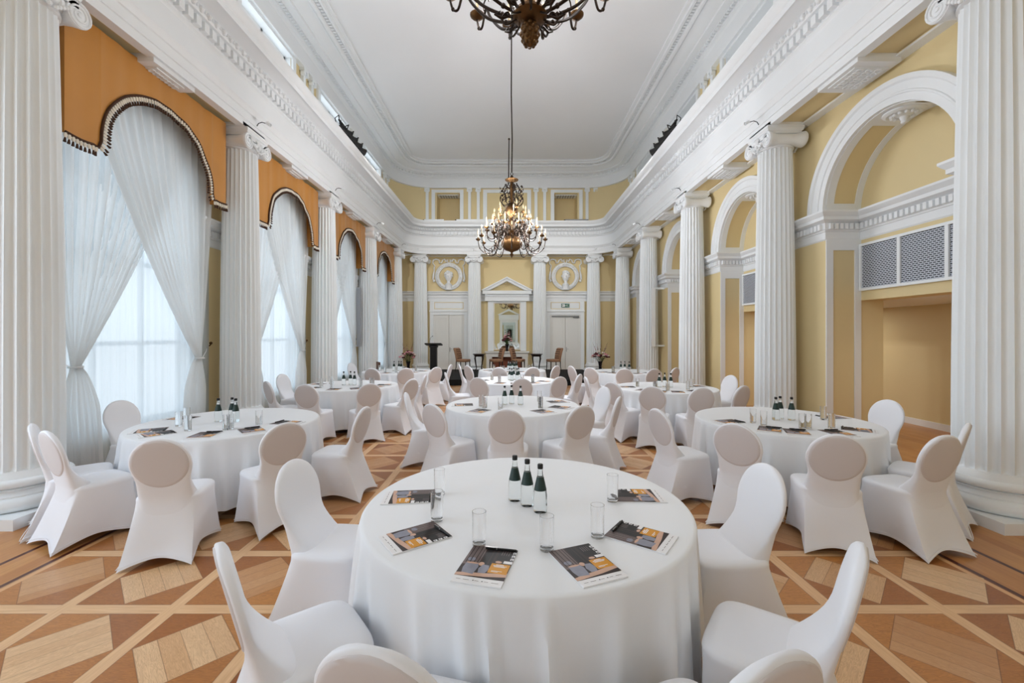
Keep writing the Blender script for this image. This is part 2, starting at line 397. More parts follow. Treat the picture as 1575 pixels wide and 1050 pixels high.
# egg and dart above the dentils, and a bead row on the architrave
for a, b in zip(PATH[:-1], PATH[1:]):
    A, B = Vector(a), Vector(b); d = B-A; ln = d.length
    d.normalize(); nr = Vector((d.y, -d.x)); k = max(1, int(round(ln/0.16)))
    for i in range(k):
        c = A+d*(ln*(i+0.5)/k)
        if c.y < 2.0: continue
        ent.ball((c.x+nr.x*0.155, c.y+nr.y*0.155, 6.33), 0.043, 8, 4, sz=1.15)
        c2 = A+d*(ln*(i+1.0)/k)
        ent.ball((c2.x+nr.x*0.16, c2.y+nr.y*0.16, 6.34), 0.016, 5, 4, sz=2.0)
struct('trim_2', ent, M['plaster'], 'white entablature with dentils and egg moulding running around the hall', 'entablature', 28)

sof = MB()
sweep(sof, PATH, [(0.0, 5.28), (-0.12, 5.28), (-0.12, 5.33), (-0.55, 5.33), (-0.55, 5.28), (-0.70, 5.28)])
sf = struct('trim_3', sof, M['yellow'], 'underside of the entablature with recessed yellow panels', 'soffit')
sofw = MB()
sweep(sofw, PATH, [(0.002, 5.279), (-0.13, 5.279), (-0.13, 5.305)])
sweep(sofw, PATH, [(-0.53, 5.305), (-0.53, 5.279), (-0.71, 5.279)])
for s, X in ((-1, CX-HW), (1, CX+HW)):
    for y in [0.65+3.5*k for k in range(6)]:
        sofw.box(min(X, X+s*0.68), max(X, X+s*0.68), y-0.32, y+0.32, 5.278, 5.34)
    for y in BAYS:   # carved block in mid-bay
        x0, x1 = min(X+s*0.04, X+s*0.60), max(X+s*0.04, X+s*0.60)
        sofw.box(x0, x1, y-0.36, y+0.36, 5.22, 5.34)
        sofw.box(x0+0.06, x1-0.06, y-0.24, y+0.24, 5.205, 5.25)
        for k in range(-3, 4):
            for j in (-1, 0, 1):
                xx, yy = X+s*(0.32+0.12*j), y+k*0.065
                sofw.tube([(xx+0.04*cos(t), yy+0.028*sin(t), 5.20) for t in [i*pi/4 for i in range(9)]], 0.011, 5)
struct('trim_4', sofw, M['plaster'], 'white borders and carved blocks under the entablature', 'soffit trim')

# ------------------------------------------------------------------ walls with arches
def arch_pts(yc, a, sp, n=24):
    return [(yc-a*cos(pi*i/n), sp+a*sin(pi*i/n)) for i in range(n+1)]
def arch_wall(mb, X, y0, y1, z0, z1, ops, depth, mi=0, rmi=0):
    y = y0
    for (yc, a, sp, base) in sorted(ops):
        mb.face([(X, y, z0), (X, yc-a, z0), (X, yc-a, z1), (X, y, z1)], mi)
        if base > z0: mb.face([(X, yc-a, z0), (X, yc+a, z0), (X, yc+a, base), (X, yc-a, base)], mi)
        ap = arch_pts(yc, a, sp)
        mb.grid([[(X, p[0], z1) for p in ap], [(X, p[0], p[1]) for p in ap]], mi=mi)
        o = [(yc-a, base)]+ap+[(yc+a, base)]
        mb.grid([[(X, p[0], p[1]) for p in o], [(X+depth, p[0], p[1]) for p in o]], mi=rmi)
        if base > 0.01: mb.face([(X, yc-a, base), (X, yc+a, base), (X+depth, yc+a, base), (X+depth, yc-a, base)], rmi)
        y = yc+a
    mb.face([(X, y, z0), (X, y1, z0), (X, y1, z1), (X, y, z1)], mi)

WA = 1.12
wl_ = MB(); arch_wall(wl_, XL, YR, 19.80, 0, 5.34, [(b+SH, WA, 3.75, 0.45) for b in ALLBAYS], -0.28, 0, 1)
struct('wall_left', wl_, [M['yellow'], M['plaster2']], 'yellow window wall with tall arched windows', 'wall')
RI, RO, SPR = 1.08, 1.39, 3.70
XN = XR+0.56          # back of the niches
wr = MB(); arch_wall(wr, XR, YR, 19.80, 0, 5.34, [(b, RI, SPR, 0.0) for b in BAYS], 0.56, 0, 0)
# niche backs
for b in BAYS:
    ap = arch_pts(b, RI, SPR)
    if b < 10:
        wr.face([(XN, b-RI, 2.27), (XN, b+RI, 2.27), (XN, b+RI, SPR), (XN, b-RI, SPR)])
        wr.face([(XN, b-RI, 2.27), (XN, b+RI, 2.27), (XN+0.37, b+RI, 2.27), (XN+0.37, b-RI, 2.27)])
        for yy in (b-RI, b+RI): wr.face([(XN, yy, 0), (XN+0.37, yy, 0), (XN+0.37, yy, 2.27), (XN, yy, 2.27)])
    else:
        wr.face([(XN, b-RI, 0), (XN, b+RI, 0), (XN, b+RI, SPR), (XN, b-RI, SPR)])
    wr.face([(XN, p[0], p[1]) for p in ap])
struct('wall_right', wr, M['yellow'], 'yellow wall with deep round-arched niches', 'wall')
# passage beyond the niches
ps = MB()
XP = 7.75
ps.face([(XP, 3.4, 0), (XP, 11.6, 0), (XP, 11.6, 2.27), (XP, 3.4, 2.27)])
ps.face([(XN+0.37, 11.6, 0), (XP, 11.6, 0), (XP, 11.6, 2.27), (XN+0.37, 11.6, 2.27)])
ps.face([(XN+0.37, 3.4, 0), (XP, 3.4, 0), (XP, 3.4, 2.27), (XN+0.37, 3.4, 2.27)])
for y0, y1 in ((3.4, 5.9-RI), (5.9+RI, 9.4-RI), (9.4+RI, 11.6)):
    ps.face([(XN+0.37, y0, 0), (XN+0.37, y1, 0), (XN+0.37, y1, 2.27), (XN+0.37, y0, 2.27)])
struct('wall_passage', ps, M['yellow2'], 'ochre walls of the passage seen through the niche doorway', 'wall')
pc = MB(); pc.face([(XN+0.37, 3.4, 2.27), (XP, 3.4, 2.27), (XP, 11.6, 2.27), (XN+0.37, 11.6, 2.27)])
struct('ceiling_passage', pc, M['ceiling'], 'low pale ceiling of the side passage', 'ceiling')
pb = MB(); pb.box(XP-0.02, XP, 3.4, 11.6, 0, 0.12); pb.box(XN+0.37, XP, 11.58, 11.6, 0, 0.12)
struct('baseboard_passage', pb, M['plaster2'], 'white baseboard along the passage wall', 'baseboard')

YW = 19.75
wf = MB(); wf.face([(-5.3, YW, 0), (5.3, YW, 0), (5.3, YW, 5.34), (-5.3, YW, 5.34)])
struct('wall_far', wf, M['yellow'], 'yellow end wall behind the stage with mirror and two doors', 'wall')
# rear wall behind the viewer, with two tall openings added for frontal fill light
wb = MB()
def rear_wall():
    y = YR; x = -6.0; H = 9.4
    for xc in (-2.9, 2.9):
        wb.face([(x, y, 0), (xc-0.4, y, 0), (xc-0.4, y, H), (x, y, H)])
        for z0, z1 in ((0, 0.4), (5.0, H)): wb.face([(xc-0.4, y, z0), (xc+0.4, y, z0), (xc+0.4, y, z1), (xc-0.4, y, z1)])
        x = xc+0.4
    wb.face([(x, y, 0), (6.0, y, 0), (6.0, y, H), (x, y, H)])
    for q in ((-0.9, -0.65, 0.9, 3.2), (0.65, 0.9, 0.9, 3.2), (-0.65, 0.65, 2.95, 3.2)): wb.box(q[0]-0.15, q[1]-0.15, y, y+0.12, q[2], q[3], 1)
    wb.box(-1.15, 0.85, y, y+0.25, 3.2, 3.7, 1)
    for s_ in (-1, 1):
        A = [(-0.15+s_*1.15, 3.7), (-0.15, 4.3), (-0.15, 4.1), (-0.15+s_*0.8, 3.72)]
        wb.grid([[(q[0], y+0.3, q[1]) for q in A], [(q[0], y, q[1]) for q in A]], closeu=True, mi=1); wb.face([(q[0], y+0.3, q[1]) for q in A], 1)
    wb.box(-0.8, 0.5, y, y+0.02, 0.95, 2.95, 2)
    wb.box(-1.15, 0.85, y, y+0.35, 0.0, 0.95, 1)
rear_wall()
struct('wall_back', wb, [M['yellow'], M['plaster2'], M['mirror']], 'yellow rear wall behind the viewer with pedimented mirror and two added fill-light openings', 'wall')

# attic wall
at = MB()
ops_at = [(b, 0.98) for b in ALLBAYS]
def attic_side(X, deep):
    y = YR; z0, zb, zt, z1 = 6.6, 6.95, 8.37, 8.95
    s = -1 if X < 0 else 1
    for b, a in ops_at:
        at.face([(X, y, z0), (X, b-a, z0), (X, b-a, z1), (X, y, z1)])
        at.face([(X, b-a, z0), (X, b+a, z0), (X, b+a, zb), (X, b-a, zb)]); at.face([(X, b-a, zt), (X, b+a, zt), (X, b+a, z1), (X, b-a, z1)])
        o = [(b-a, zb), (b-a, zt), (b+a, zt), (b+a, zb), (b-a, zb)]
        at.grid([[(X, p[0], p[1]) for p in o], [(X+s*deep, p[0], p[1]) for p in o]], mi=1)
        if s > 0: at.face([(X+s*deep, b-a, zb), (X+s*deep, b+a, zb), (X+s*deep, b+a, zt), (X+s*deep, b-a, zt)], 2)
        y = b+a
    at.face([(X, y, z0), (X, YF-1.1, z0), (X, YF-1.1, z1), (X, y, z1)])
attic_side(CX-XA, 0.22); attic_side(CX+XA, 0.3)
apth = [q for q in hall_path(-0.75, YF-1.1) ]
corner_l = [q for q in apth if q[1] >= YF-1.1-1e-6 and q[0] <= CX-(HW-1.1)+1e-6]
corner_r = [q for q in apth if q[1] >= YF-1.1-1e-6 and q[0] >= CX+(HW-1.1)-1e-6]
for cpth in (corner_l, corner_r): at.grid([[(q[0], q[1], 6.6) for q in cpth], [(q[0], q[1], 8.95) for q in cpth]])
YA = YF+0.75
xs = [CX-(HW-1.1), -0.15-3.30+0.07, -0.15-2.05-0.03, -0.15+2.05+0.03, -0.15+3.30-0.07, CX+HW-1.1]
for i in (0, 2, 4): at.face([(xs[i], YA, 6.6), (xs[i+1], YA, 6.6), (xs[i+1], YA, 8.95), (xs[i], YA, 8.95)])
for i in (1, 3):
    a, b = xs[i], xs[i+1]
    at.face([(a, YA, 6.6), (b, YA, 6.6), (b, YA, 6.75), (a, YA, 6.75)]); at.face([(a, YA, 8.2), (b, YA, 8.2), (b, YA, 8.95), (a, YA, 8.95)])
    o = [(a, 6.75), (a, 8.2), (b, 8.2), (b, 6.75), (a, 6.75)]
    at.grid([[(p[0], YA, p[1]) for p in o], [(p[0], YA+0.8, p[1]) for p in o]])
    at.face([(a, YA+0.8, 6.75), (b, YA+0.8, 6.75), (b, YA+0.8, 8.2), (a, YA+0.8, 8.2)])
struct('wall_upper', at, [M['yellow'], M['plaster2'], M['ceiling']], 'yellow upper wall above the main cornice with openings', 'wall')

# attic pilasters and frames (white)
ap_ = MB()
def pil(cx, cy, ax, w=0.16, z0=6.64, z1=8.42):
    # ax: direction the face looks to; small ionic pilaster
    def bx(du, dz0, dz1, dep):
        if ax == 'y': ap_.box(cx-du, cx+du, cy-dep, cy+0.02, dz0, dz1)
        elif ax == 'x': ap_.box(cx-0.02, cx+dep, cy-du, cy+du, dz0, dz1)
        else: ap_.box(cx-dep, cx+0.02, cy-du, cy+du, dz0, dz1)
    bx(w/2, z0, z1, 0.08); bx(w/2+0.03, z0, z0+0.09, 0.11); bx(w/2+0.05, z1-0.08, z1, 0.13)
    for sgn in (-1, 1):
        if ax == 'y': ap_.lathe([(0.055, -0.02), (0.055, 0.0), (0.02, 0.01)], (cx+sgn*(w/2+0.01), cy-0.10, z1-0.13), 'y', 12)
        else: ap_.lathe([(0.055, -0.05), (0.055, 0.05)], (cx+(0.08 if ax == 'x' else -0.08), cy+sgn*(w/2+0.01), z1-0.13), 'x', 10)
for px_ in (-3.86, -1.52, 1.52, 3.86):
    for d in (-0.20, 0.20): pil(-0.15+px_*1.0+d, YA, 'y', 0.13)
def fr(x0, x1, z0, z1, w, y, dep=0.06):
    ap_.box(x0, x0+w, y-dep, y+0.02, z0, z1-w*0.8); ap_.box(x1-w, x1, y-dep, y+0.02, z0, z1-w*0.8); ap_.box(x0, x1, y-dep, y+0.02, z1-w*0.8, z1)
fr(-0.15-3.46, -0.15-2.00, 6.64, 8.36, 0.16, YA); fr(-0.15+2.00, -0.15+3.46, 6.64, 8.36, 0.16, YA); fr(-0.15-1.10, -0.15+1.10, 6.64, 8.36, 0.18, YA)
for s, X in ((1, CX-XA), (-1, CX+XA)):
    for b in ALLBAYS:
        y = b+1.75
        for d in (-0.22, 0.22): pil(X, y+d, 'x' if s > 0 else 'nx', 0.13)
        for yy in (b-1.14, b+1.00): ap_.box(min(X, X+s*0.06), max(X, X+s*0.06), yy, yy+0.14, 6.64, 8.36)
        ap_.box(min(X, X+s*0.06), max(X, X+s*0.06), b-1.14, b+1.14, 8.36, 8.44)
for xc in (-0.15-2.73, -0.15+2.73):
    ap_.box(xc-0.5, xc+0.5, YA+0.15, YA+0.65, 8.17, 8.2)
    for k in range(-3, 4): ap_.box(xc+k*0.12-0.04, xc+k*0.12+0.04, YA+0.2, YA+0.6, 8.155, 8.19, 1)
struct('trim_5', ap_, [M['plaster2'], M['speaker']], 'small white pilasters and frames on the upper wall', 'trim')

# clerestory windows on the window side
n_w = 1
for i, b in enumerate(BAYS):
    mb = MB(); X = CX-XA-0.16
    for y0, y1, z0, z1 in ((b-0.98, b-0.92, 6.95, 8.37), (b+0.92, b+0.98, 6.95, 8.37), (b-0.98, b+0.98, 6.95, 7.01), (b-0.98, b+0.98, 8.31, 8.37), (b-0.03, b+0.03, 6.95, 8.37)):
        mb.box(X-0.03, X+0.03, y0, y1, z0, z1)
    o = struct('window_%d' % n_w, mb, M['plaster2'], ['nearest', 'second', 'third', 'farthest'][i]+' small upper window above the cornice on the curtain side', 'window'); n_w += 1
    pm = MB(); pm.face([(X, b-0.93, 7.0), (X, b+0.93, 7.0), (X, b+0.93, 8.32), (X, b-0.93, 8.32)]); put('pane', pm.mesh('pane', M['pane']), o)
for i, b in enumerate(BAYS):
    b += SH; mb = MB(); X = XL-0.2; ap = arch_pts(b, WA-0.03, 3.75)
    out = [(b-WA+0.03, 0.48)]+ap+[(b+WA-0.03, 0.48), (b-WA+0.03, 0.48)]
    mb.tube([(X, p[0], p[1]) for p in out], 0.04, 4)
    for dy in (-0.37, 0.37): mb.box(X-0.03, X+0.03, b+dy-0.025, b+dy+0.025, 0.48, 4.75)
    for z in (1.6, 2.75, 3.75): mb.box(X-0.03, X+0.03, b-WA+0.03, b+WA-0.03, z-0.03, z+0.03)
    o = struct('window_%d' % n_w, mb, M['plaster2'], ['nearest', 'second', 'third', 'farthest'][i]+' tall arched window behind sheer curtains', 'window'); n_w += 1
    pm = MB(); pm.face([(X-0.01, p[0], p[1]) for p in out[:-1]]); put('pane', pm.mesh('pane', M['pane']), o)

for i, (lx, ly) in enumerate(((6.7, 5.2), (6.7, 9.4))):
    t = thing('recessed_ceiling_light', 'flat ceiling light in the side passage behind the %s niche' % ('nearest', 'second')[i], 'light', (lx, ly, 2.27), 0, 'passage lights')
    m_ = MB(); m_.box(-0.30, 0.30, -0.08, 0.08, -0.02, 0.0); put('housing', m_.mesh('housing', M['steel']), t)
    l = bpy.data.lights.new('passage_light', 'AREA'); l.shape = 'RECTANGLE'; l.size = 0.55; l.size_y = 0.14; l.energy = 12; l.color = (1, 0.96, 0.9)
    o = bpy.data.objects.new('passage_light', l); o.location = (0, 0, -0.03); o.parent = t; COL.objects.link(o)

# impost cornices ---------------------------------------------------
IMP = [(0.0, 3.24), (0.015, 3.26), (0.015, 3.37), (0.03, 3.38), (0.03, 3.40), (0.04, 3.41), (0.04, 3.51), (0.06, 3.52), (0.12, 3.55), (0.12, 3.60), (0.14, 3.62), (0.17, 3.66), (0.17, 3.69), (0.0, 3.70)]
im = MB(); pth = [(XR, 19.75)]
for b in sorted(BAYS, reverse=True): pth += [(XR, b+RI), (XN, b+RI), (XN, b-RI), (XR, b-RI)]
pth.append((XR, YR))
sweep(im, pth, IMP); blocks(im, pth, 0.03, 0.085, 3.41, 3.50, 0.05, 0.085)
struct('trim_6', im, M['plaster'], 'white dentilled impost cornice wrapping the niches', 'cornice')
im = MB(); ed = [YR]
for b in ALLBAYS: ed += [b+SH-WA, b+SH+WA]
ed.append(19.75)
for a, b in zip(ed[::2], ed[1::2]): sweep(im, [(XL, a), (XL, b)], IMP); blocks(im, [(XL, a), (XL, b)], 0.03, 0.085, 3.41, 3.50, 0.05, 0.085)
struct('trim_7', im, M['plaster'], 'white impost cornice between the windows', 'cornice')
im = MB(); pf = [(XL, YW), (XR, YW)]
sweep(im, pf, IMP); blocks(im, [(-1.35, YW), (1.05, YW)], 0.03, 0.085, 3.42, 3.50, 0.05, 0.085)
struct('trim_8', im, M['plaster'], 'white string cornice across the end wall', 'cornice')

# archivolts on the right, arch soffit panels, pier panels
for i, b in enumerate(BAYS):
    av = MB()
    prof = [(RI, 0.0), (RI, 0.05), (RI+0.09, 0.05), (RI+0.10, 0.065), (RI+0.12, 0.065), (RI+0.13, 0.055), (RI+0.23, 0.06), (RI+0.25, 0.085), (RI+0.31, 0.09), (RI+0.31, 0.0)]
    n = 40
    av.grid([[(XR-p, b-r*cos(pi*k/n), SPR+r*sin(pi*k/n)) for r, p in prof] for k in range(n+1)])
    # white linings of the vault with yellow panels left open between
    def band(x0, x1, t0, t1, r=RI-0.012):
        m = max(2, int(abs(t1-t0)/0.1))
        rows = []
        for k in range(m+1):
            t = t0+(t1-t0)*k/m
            rows.append([(x0, b-r*cos(t), SPR+r*sin(t)), (x1, b-r*cos(t), SPR+r*sin(t)), (x1, b-(r+0.02)*cos(t), SPR+(r+0.02)*sin(t)), (x0, b-(r+0.02)*cos(t), SPR+(r+0.02)*sin(t))])
        av.grid(rows, closeu=True)
    band(XR, XR+0.12, 0, pi); band(XN-0.10, XN, 0, pi)
    for t0, t1 in ((0, 0.12), (pi-0.12, pi), (pi/2-0.30, pi/2+0.30)): band(XR+0.1, XN-0.08, t0, t1)
    # rosette at the crown
    zc = SPR+RI-0.02; xc = (XR+XN)/2
    av.lathe([(0.23, 0.0), (0.23, -0.02), (0.19, -0.04), (0.17, -0.025), (0.10, -0.04), (0.05, -0.07), (0.03, -0.12), (0.035, -0.15), (0.001, -0.17)], (xc, b, zc), 'z', 24)
    for k in range(12):
        t = 2*pi*k/12; av.ball((xc+0.13*cos(t), b+0.13*sin(t), zc-0.045), 0.028, 6, 4)
    # frames on the two jambs
    for yj, s in ((b+RI, -1), (b-RI, 1)):
        y0, y1 = min(yj, yj+s*0.02), max(yj, yj+s*0.02)
        av.box(XR, XR+0.11, y0, y1, 0, 3.255); av.box(XN-0.10, XN, y0, y1, 0, 3.255); av.box(XR+0.11, XN-0.10, y0, y1, 3.08, 3.255); av.box(XR+0.11, XN-0.10, y0, y1, 0, 0.18)
        pass
    struct('trim_%d' % (9+i), av, M['plaster'], ['nearest', 'second', 'third', 'farthest'][i]+' white moulded arch with coffered lining on the niche wall', 'arch moulding', 30)

# baseboards
bb = MB()
for a, b in ((YR, 5.9-RI), (5.9+RI, 9.4-RI), (9.4+RI, 12.9-RI), (12.9+RI, 16.4-RI), (16.4+RI, 19.75)): bb.box(XR-0.025, XR, a, b, 0, 0.16)
struct('baseboard_right', bb, M['plaster2'], 'white baseboard of the niche wall', 'baseboard')
bb = MB(); bb.box(XL, XL+0.025, YR, 19.75, 0, 0.16); struct('baseboard_left', bb, M['plaster2'], 'white baseboard of the window wall', 'baseboard')
bb = MB(); bb.box(XL, XR, YW-0.025, YW, 0, 0.16); struct('baseboard_far', bb, M['plaster2'], 'white baseboard of the end wall', 'baseboard')

# ------------------------------------------------------------------ columns
def column_meshes():
    R = {}
    m = MB(); m.box(-0.45, 0.45, -0.45, 0.45, 0, 0.10); m.box(-0.02, -0.018, -0.451, -0.449, 0.0, 0.1); R['plinth'] = m.mesh('plinth', M['plaster2'])
    def torus(z0, z1, r, b): return [(r+b*sin(pi*k/8), z0+(z1-z0)*(1-cos(pi*k/8))/2) for k in range(9)]
    prof = [(0.38, 0.10)]+torus(0.10, 0.225, 0.385, 0.055)+[(0.385, 0.24)]+[(0.375-0.03*sin(pi*k/6), 0.245+0.055*k/6) for k in range(7)]+torus(0.305, 0.385, 0.350, 0.035)+[(0.345, 0.395), (0.34, 0.41), (0.325, 0.435), (0.32, 0.45), (0.30, 0.455)]
    m = MB(); m.lathe(prof, seg=64); R['base'] = m.mesh('base', M['plaster2'], 40)
    m = MB(); rows = []; NF, Q = 24, 8
    z0, z1 = 0.44, 4.95
    zs = [z0, z0+0.012, z0+0.03, z0+0.06]+[z0+0.06+(z1-z0-0.12)*k/12 for k in range(1, 13)]+[z1-0.03, z1-0.012, z1]
    for z in zs:
        t = (z-z0)/(z1-z0); r = 0.32-0.055*(t**1.7)
        end = min(1.0, max(0.0, min(z-z0, z1-z)/0.06)); dep = 0.038*sqrt(max(0.0, 1-(1-end)**2))*(r/0.32)
        row = []
        for k in range(NF*Q):
            ph = (k % Q)/Q; 
            f = 0.0 if ph < 0.12 or ph > 0.88 else sqrt(max(0, 1-((ph-0.5)/0.40)**2))
            rr = r-dep*f; a = 2*pi*(k+0.0)/(NF*Q); row.append((rr*cos(a), rr*sin(a), z))
        rows.append(row)
    m.grid(rows, closeu=True, capa=True, capb=True); R['shaft'] = m.mesh('shaft', M['plaster2'], 50)
    # capital: faces +-y, volutes at +-x
    m = MB()
    m.lathe([(0.262, 4.93), (0.285, 4.945), (0.285, 4.965), (0.268, 4.975), (0.268, 4.985), (0.30, 5.00), (0.325, 5.04), (0.33, 5.08)], seg=32)
    for k in range(20):
        a = 2*pi*k/20; m.ball((0.318*cos(a), 0.318*sin(a), 5.03), 0.03, 6, 4, sz=1.3)
    m.box(-0.27, 0.27, -0.27, 0.27, 5.06, 5.15)
    for s in (-1, 1):
        cx, cz, R0 = s*0.275, 5.045, 0.125
        prof = [(R0, -0.31), (R0+0.005, -0.30), (R0, -0.27), (R0*0.82, -0.20), (R0*0.68, -0.10), (R0*0.74, -0.03), (R0*0.74, 0.03), (R0*0.68, 0.10), (R0*0.82, 0.20), (R0, 0.27), (R0+0.005, 0.30), (R0, 0.31)]
        m.lathe(prof, (cx, 0, cz), 'y', 28)
        for f in (-1, 1):
            pts = []; 
            for k in range(46):
                t = k/45; ang = pi/2-s*(-1)*0-t*2.4*2*pi*s; rr = (R0-0.012)*(1-t)**0.85+0.015
                pts.append((cx+rr*cos(ang), f*0.313, cz+rr*sin(ang)))
            m.tube(pts, [0.013*(1-0.4*k/45) for k in range(46)], 6)
            m.lathe([(0.001, -0.008), (0.022, -0.008), (0.022, 0.008), (0.001, 0.008)], (cx, f*0.316, cz), 'y', 12)
    for f in (-1, 1):
        m.box(-0.27, 0.27, min(f*0.25, f*0.31), max(f*0.25, f*0.31), 5.10, 5.16)
        # palmette with hanging husks between the volutes
        for k in range(-3, 4):
            a = k*0.38
            m.tube([(0.02*k, f*0.31, 5.05), (0.05*sin(a), f*0.335, 5.10), (0.10*sin(a), f*0.33, 5.07+0.09*cos(a)+0.02)], [0.012, 0.02, 0.006], 6)
        for k in range(5):
            for s in (-1, 1):
                m.ball((s*(0.16-0.032*k), f*0.325, 5.03-0.022*k+0.0), 0.024, 6, 4)
    prof = [(0.27, 5.15), (0.285, 5.155), (0.285, 5.19), (0.30, 5.20), (0.31, 5.235), (0.315, 5.24), (0.315, 5.28), (0.28, 5.281)]
    m.grid([[(r*q[0], r*q[1], z) for q in ((1, 1), (-1, 1), (-1, -1), (1, -1))] for r, z in prof], closeu=True, capa=True, capb=True)
    R['capital'] = m.mesh('capital', M['plaster'], 40)
    return R
CM = column_meshes()
cols = []
ordn = ['foremost', 'second', 'third', 'fourth', 'last']
for i in range(5):
    y = 4.15+3.5*i
    if i == 4: y = 18.05
    cols.append((-4.80, (4.23, 7.70, 11.15, 14.6, 18.0)[i], pi/2, ordn[i]+' white fluted column along the curtained windows'))
    cols.append((4.68, y, pi/2, ordn[i]+' white fluted column in front of the arched niches'))
for x, t in ((-0.15-3.88, 'white fluted column of the end wall, on the window side of the door by the lectern'), (-0.15-1.465, 'white fluted column of the end wall between lectern-side door and mirror'),
             (-0.15+1.465, 'white fluted column of the end wall between mirror and exit door'), (-0.15+3.88, 'white fluted column of the end wall on the niche side of the exit door')):
    cols.append((x, 19.40, 0.0, t))
for x, y, rz, lab in cols:
    t = thing('ionic_column', lab, 'column', (x, y, 0), rz, 'fluted ionic columns')
    for k in ('plinth', 'base', 'shaft', 'capital'): put(k, CM[k], t)

# ------------------------------------------------------------------ curtains and pelmets
def fold(a, seed): return 0.5*sin(a)+0.3*sin(2.17*a+seed)+0.2*sin(0.53*a+seed*2.1)
TIE = {1: 1.06, -1: -0.90}
def tied_panel(b, side, seed):
    # side +1: tied at far jamb (larger y); side -1: tied at near jamb
    m = MB(); rows = []
    X0 = -5.06 if side > 0 else -5.11
    y_out = b+side*1.36; y_in = b-side*1.05; y_tie = b+TIE[side]
    zt, ztie = 5.20, 1.34
    NT, NS = 46, 150
    for i in range(NT+1):
        t = i/NT; row = []
        for j in range(NS+1):
            s = j/NS
            ytop = y_out+(y_in-y_out)*s
            if t < 0.72:
                q = t/0.72
                e = q**(1.9-0.65*s)
                sag = 0.10*s*sin(pi*min(1, q))*q*q
                z = zt-(zt-ztie)*q-sag
                yt = y_tie+(0.5-s)*side*0.10
                y = ytop+(yt-ytop)*e
                amp = 0.062*(1-0.5*q)
            else:
                q = (t-0.72)/0.28
                z = ztie-(ztie-0.02)*q
                wd = 0.10+0.38*min(1, q*2.6)**0.6
                y = y_tie+(0.5-s)*side*wd*1.0-side*0.10*q**0.5
                amp = 0.022+0.03*q
            x = X0+amp*fold(s*2*pi*13, seed)+0.02*sin(t*3+seed)
            row.append((x, y, z))
        rows.append(row)
    m.grid(rows); return m
def tie_band(b, side):
    m = MB(); X0 = -5.06 if side > 0 else -5.11; y = b+TIE[side]
    m.lathe([(0.075, -0.012), (0.082, 0.0), (0.075, 0.012)], (X0, y, 1.34), seg=16, sx=0.8, sy=1.0)
    m.tube([(X0, y+side*0.07, 1.35), (X0-0.05, y+side*0.22, 1.44), (XL+0.03, y+side*0.38, 1.53)], 0.007, 6)
    return m
def hook(b, side):
    m = MB(); y = b+TIE[side]+side*0.38
    m.tube([(XL, y, 1.53), (XL+0.07, y, 1.53), (XL+0.09, y, 1.56)], 0.010, 8); m.ball((XL+0.09, y, 1.575), 0.025, 10, 6); return m
def liner(b, seed):
    m = MB(); rows = []
    for i in range(13):
        t = i/12; rows.append([(-5.135+0.02*fold(s/150*2*pi*20, seed)*(0.6+0.4*t), b-1.38+2.76*s/150, 5.18-5.165*t) for s in range(151)])
    m.grid(rows); return m
def pelmet(b, seed):
    m = MB(); y0, y1 = b-1.34, b+1.28; R = 0.95; zs = 3.90
    pts = [(y0, zs)]
    pts += [(y0+(b-R-0.03-y0)*k/6, zs-0.015*sin(pi*k/6)) for k in range(1, 6)]
    pts += [(b-R-0.035, zs-0.02), (b-R+0.0, zs+0.07)]
    pts += [(b-R*cos(pi*k/36), zs+0.10+0.88*sin(pi*k/36)) for k in range(1, 36)]
    pts += [(b+R-0.0, zs+0.07), (b+R+0.035, zs-0.02)]
    pts += [(b+R+0.03+(y1-b-R-0.03)*k/6, zs-0.015*sin(pi*k/6)) for k in range(1, 6)]+[(y1, zs)]
    def X(y, z): return -4.78+0.008*sin(y*9+seed)+0.006*sin(y*23+seed*3)*(1 if z > 4 else 0.5)
    NZ = 10
    for off in (0.0, -0.03):
        m.grid([[(X(y, z)+off, y, z+(5.265-z)*k/NZ) for k in range(NZ+1)] for y, z in pts])
    m.grid([[(X(y, z), y, z), (X(y, z)-0.03, y, z)] for y, z in pts])
    for yy in (y0, y1): m.box(-5.09, -4.79, min(yy, yy+(0.02 if yy == y0 else -0.02)), max(yy, yy+(0.02 if yy == y0 else -0.02)), zs, 5.265)
    # braid + fringe
    f = MB()
    f.tube([(X(y, z)+0.012, y, z) for y, z in pts], 0.016, 6, 0)
    tot = 0; acc = 0; step = 0.042
    for a, c in zip(pts[:-1], pts[1:]):
        d = Vector((c[0]-a[0], c[1]-a[1])); L_ = d.length
        if L_ < 1e-6: continue
        d.normalize(); n = Vector((d.y, -d.x))
        while acc < L_:
            p = Vector(a)+d*acc; acc += step
            dr = (n*0.75+Vector((0, -0.25))).normalized(); x = X(p.x, p.y)+0.015
            q0, q1, q2, q3, q4 = [p+dr*h for h in (0.014, 0.036, 0.066, 0.074, 0.115)]
            f.tube([(x, q0.x, q0.y), (x, q1.x, q1.y), (x, q2.x, q2.y)], [0.012, 0.019, 0.011], 5, 1)
            f.tube([(x, q2.x, q2.y), (x, q3.x, q3.y), (x, q4.x, q4.y)], [0.007, 0.010, 0.016], 5, 0)
        acc -= L_
    return m, f
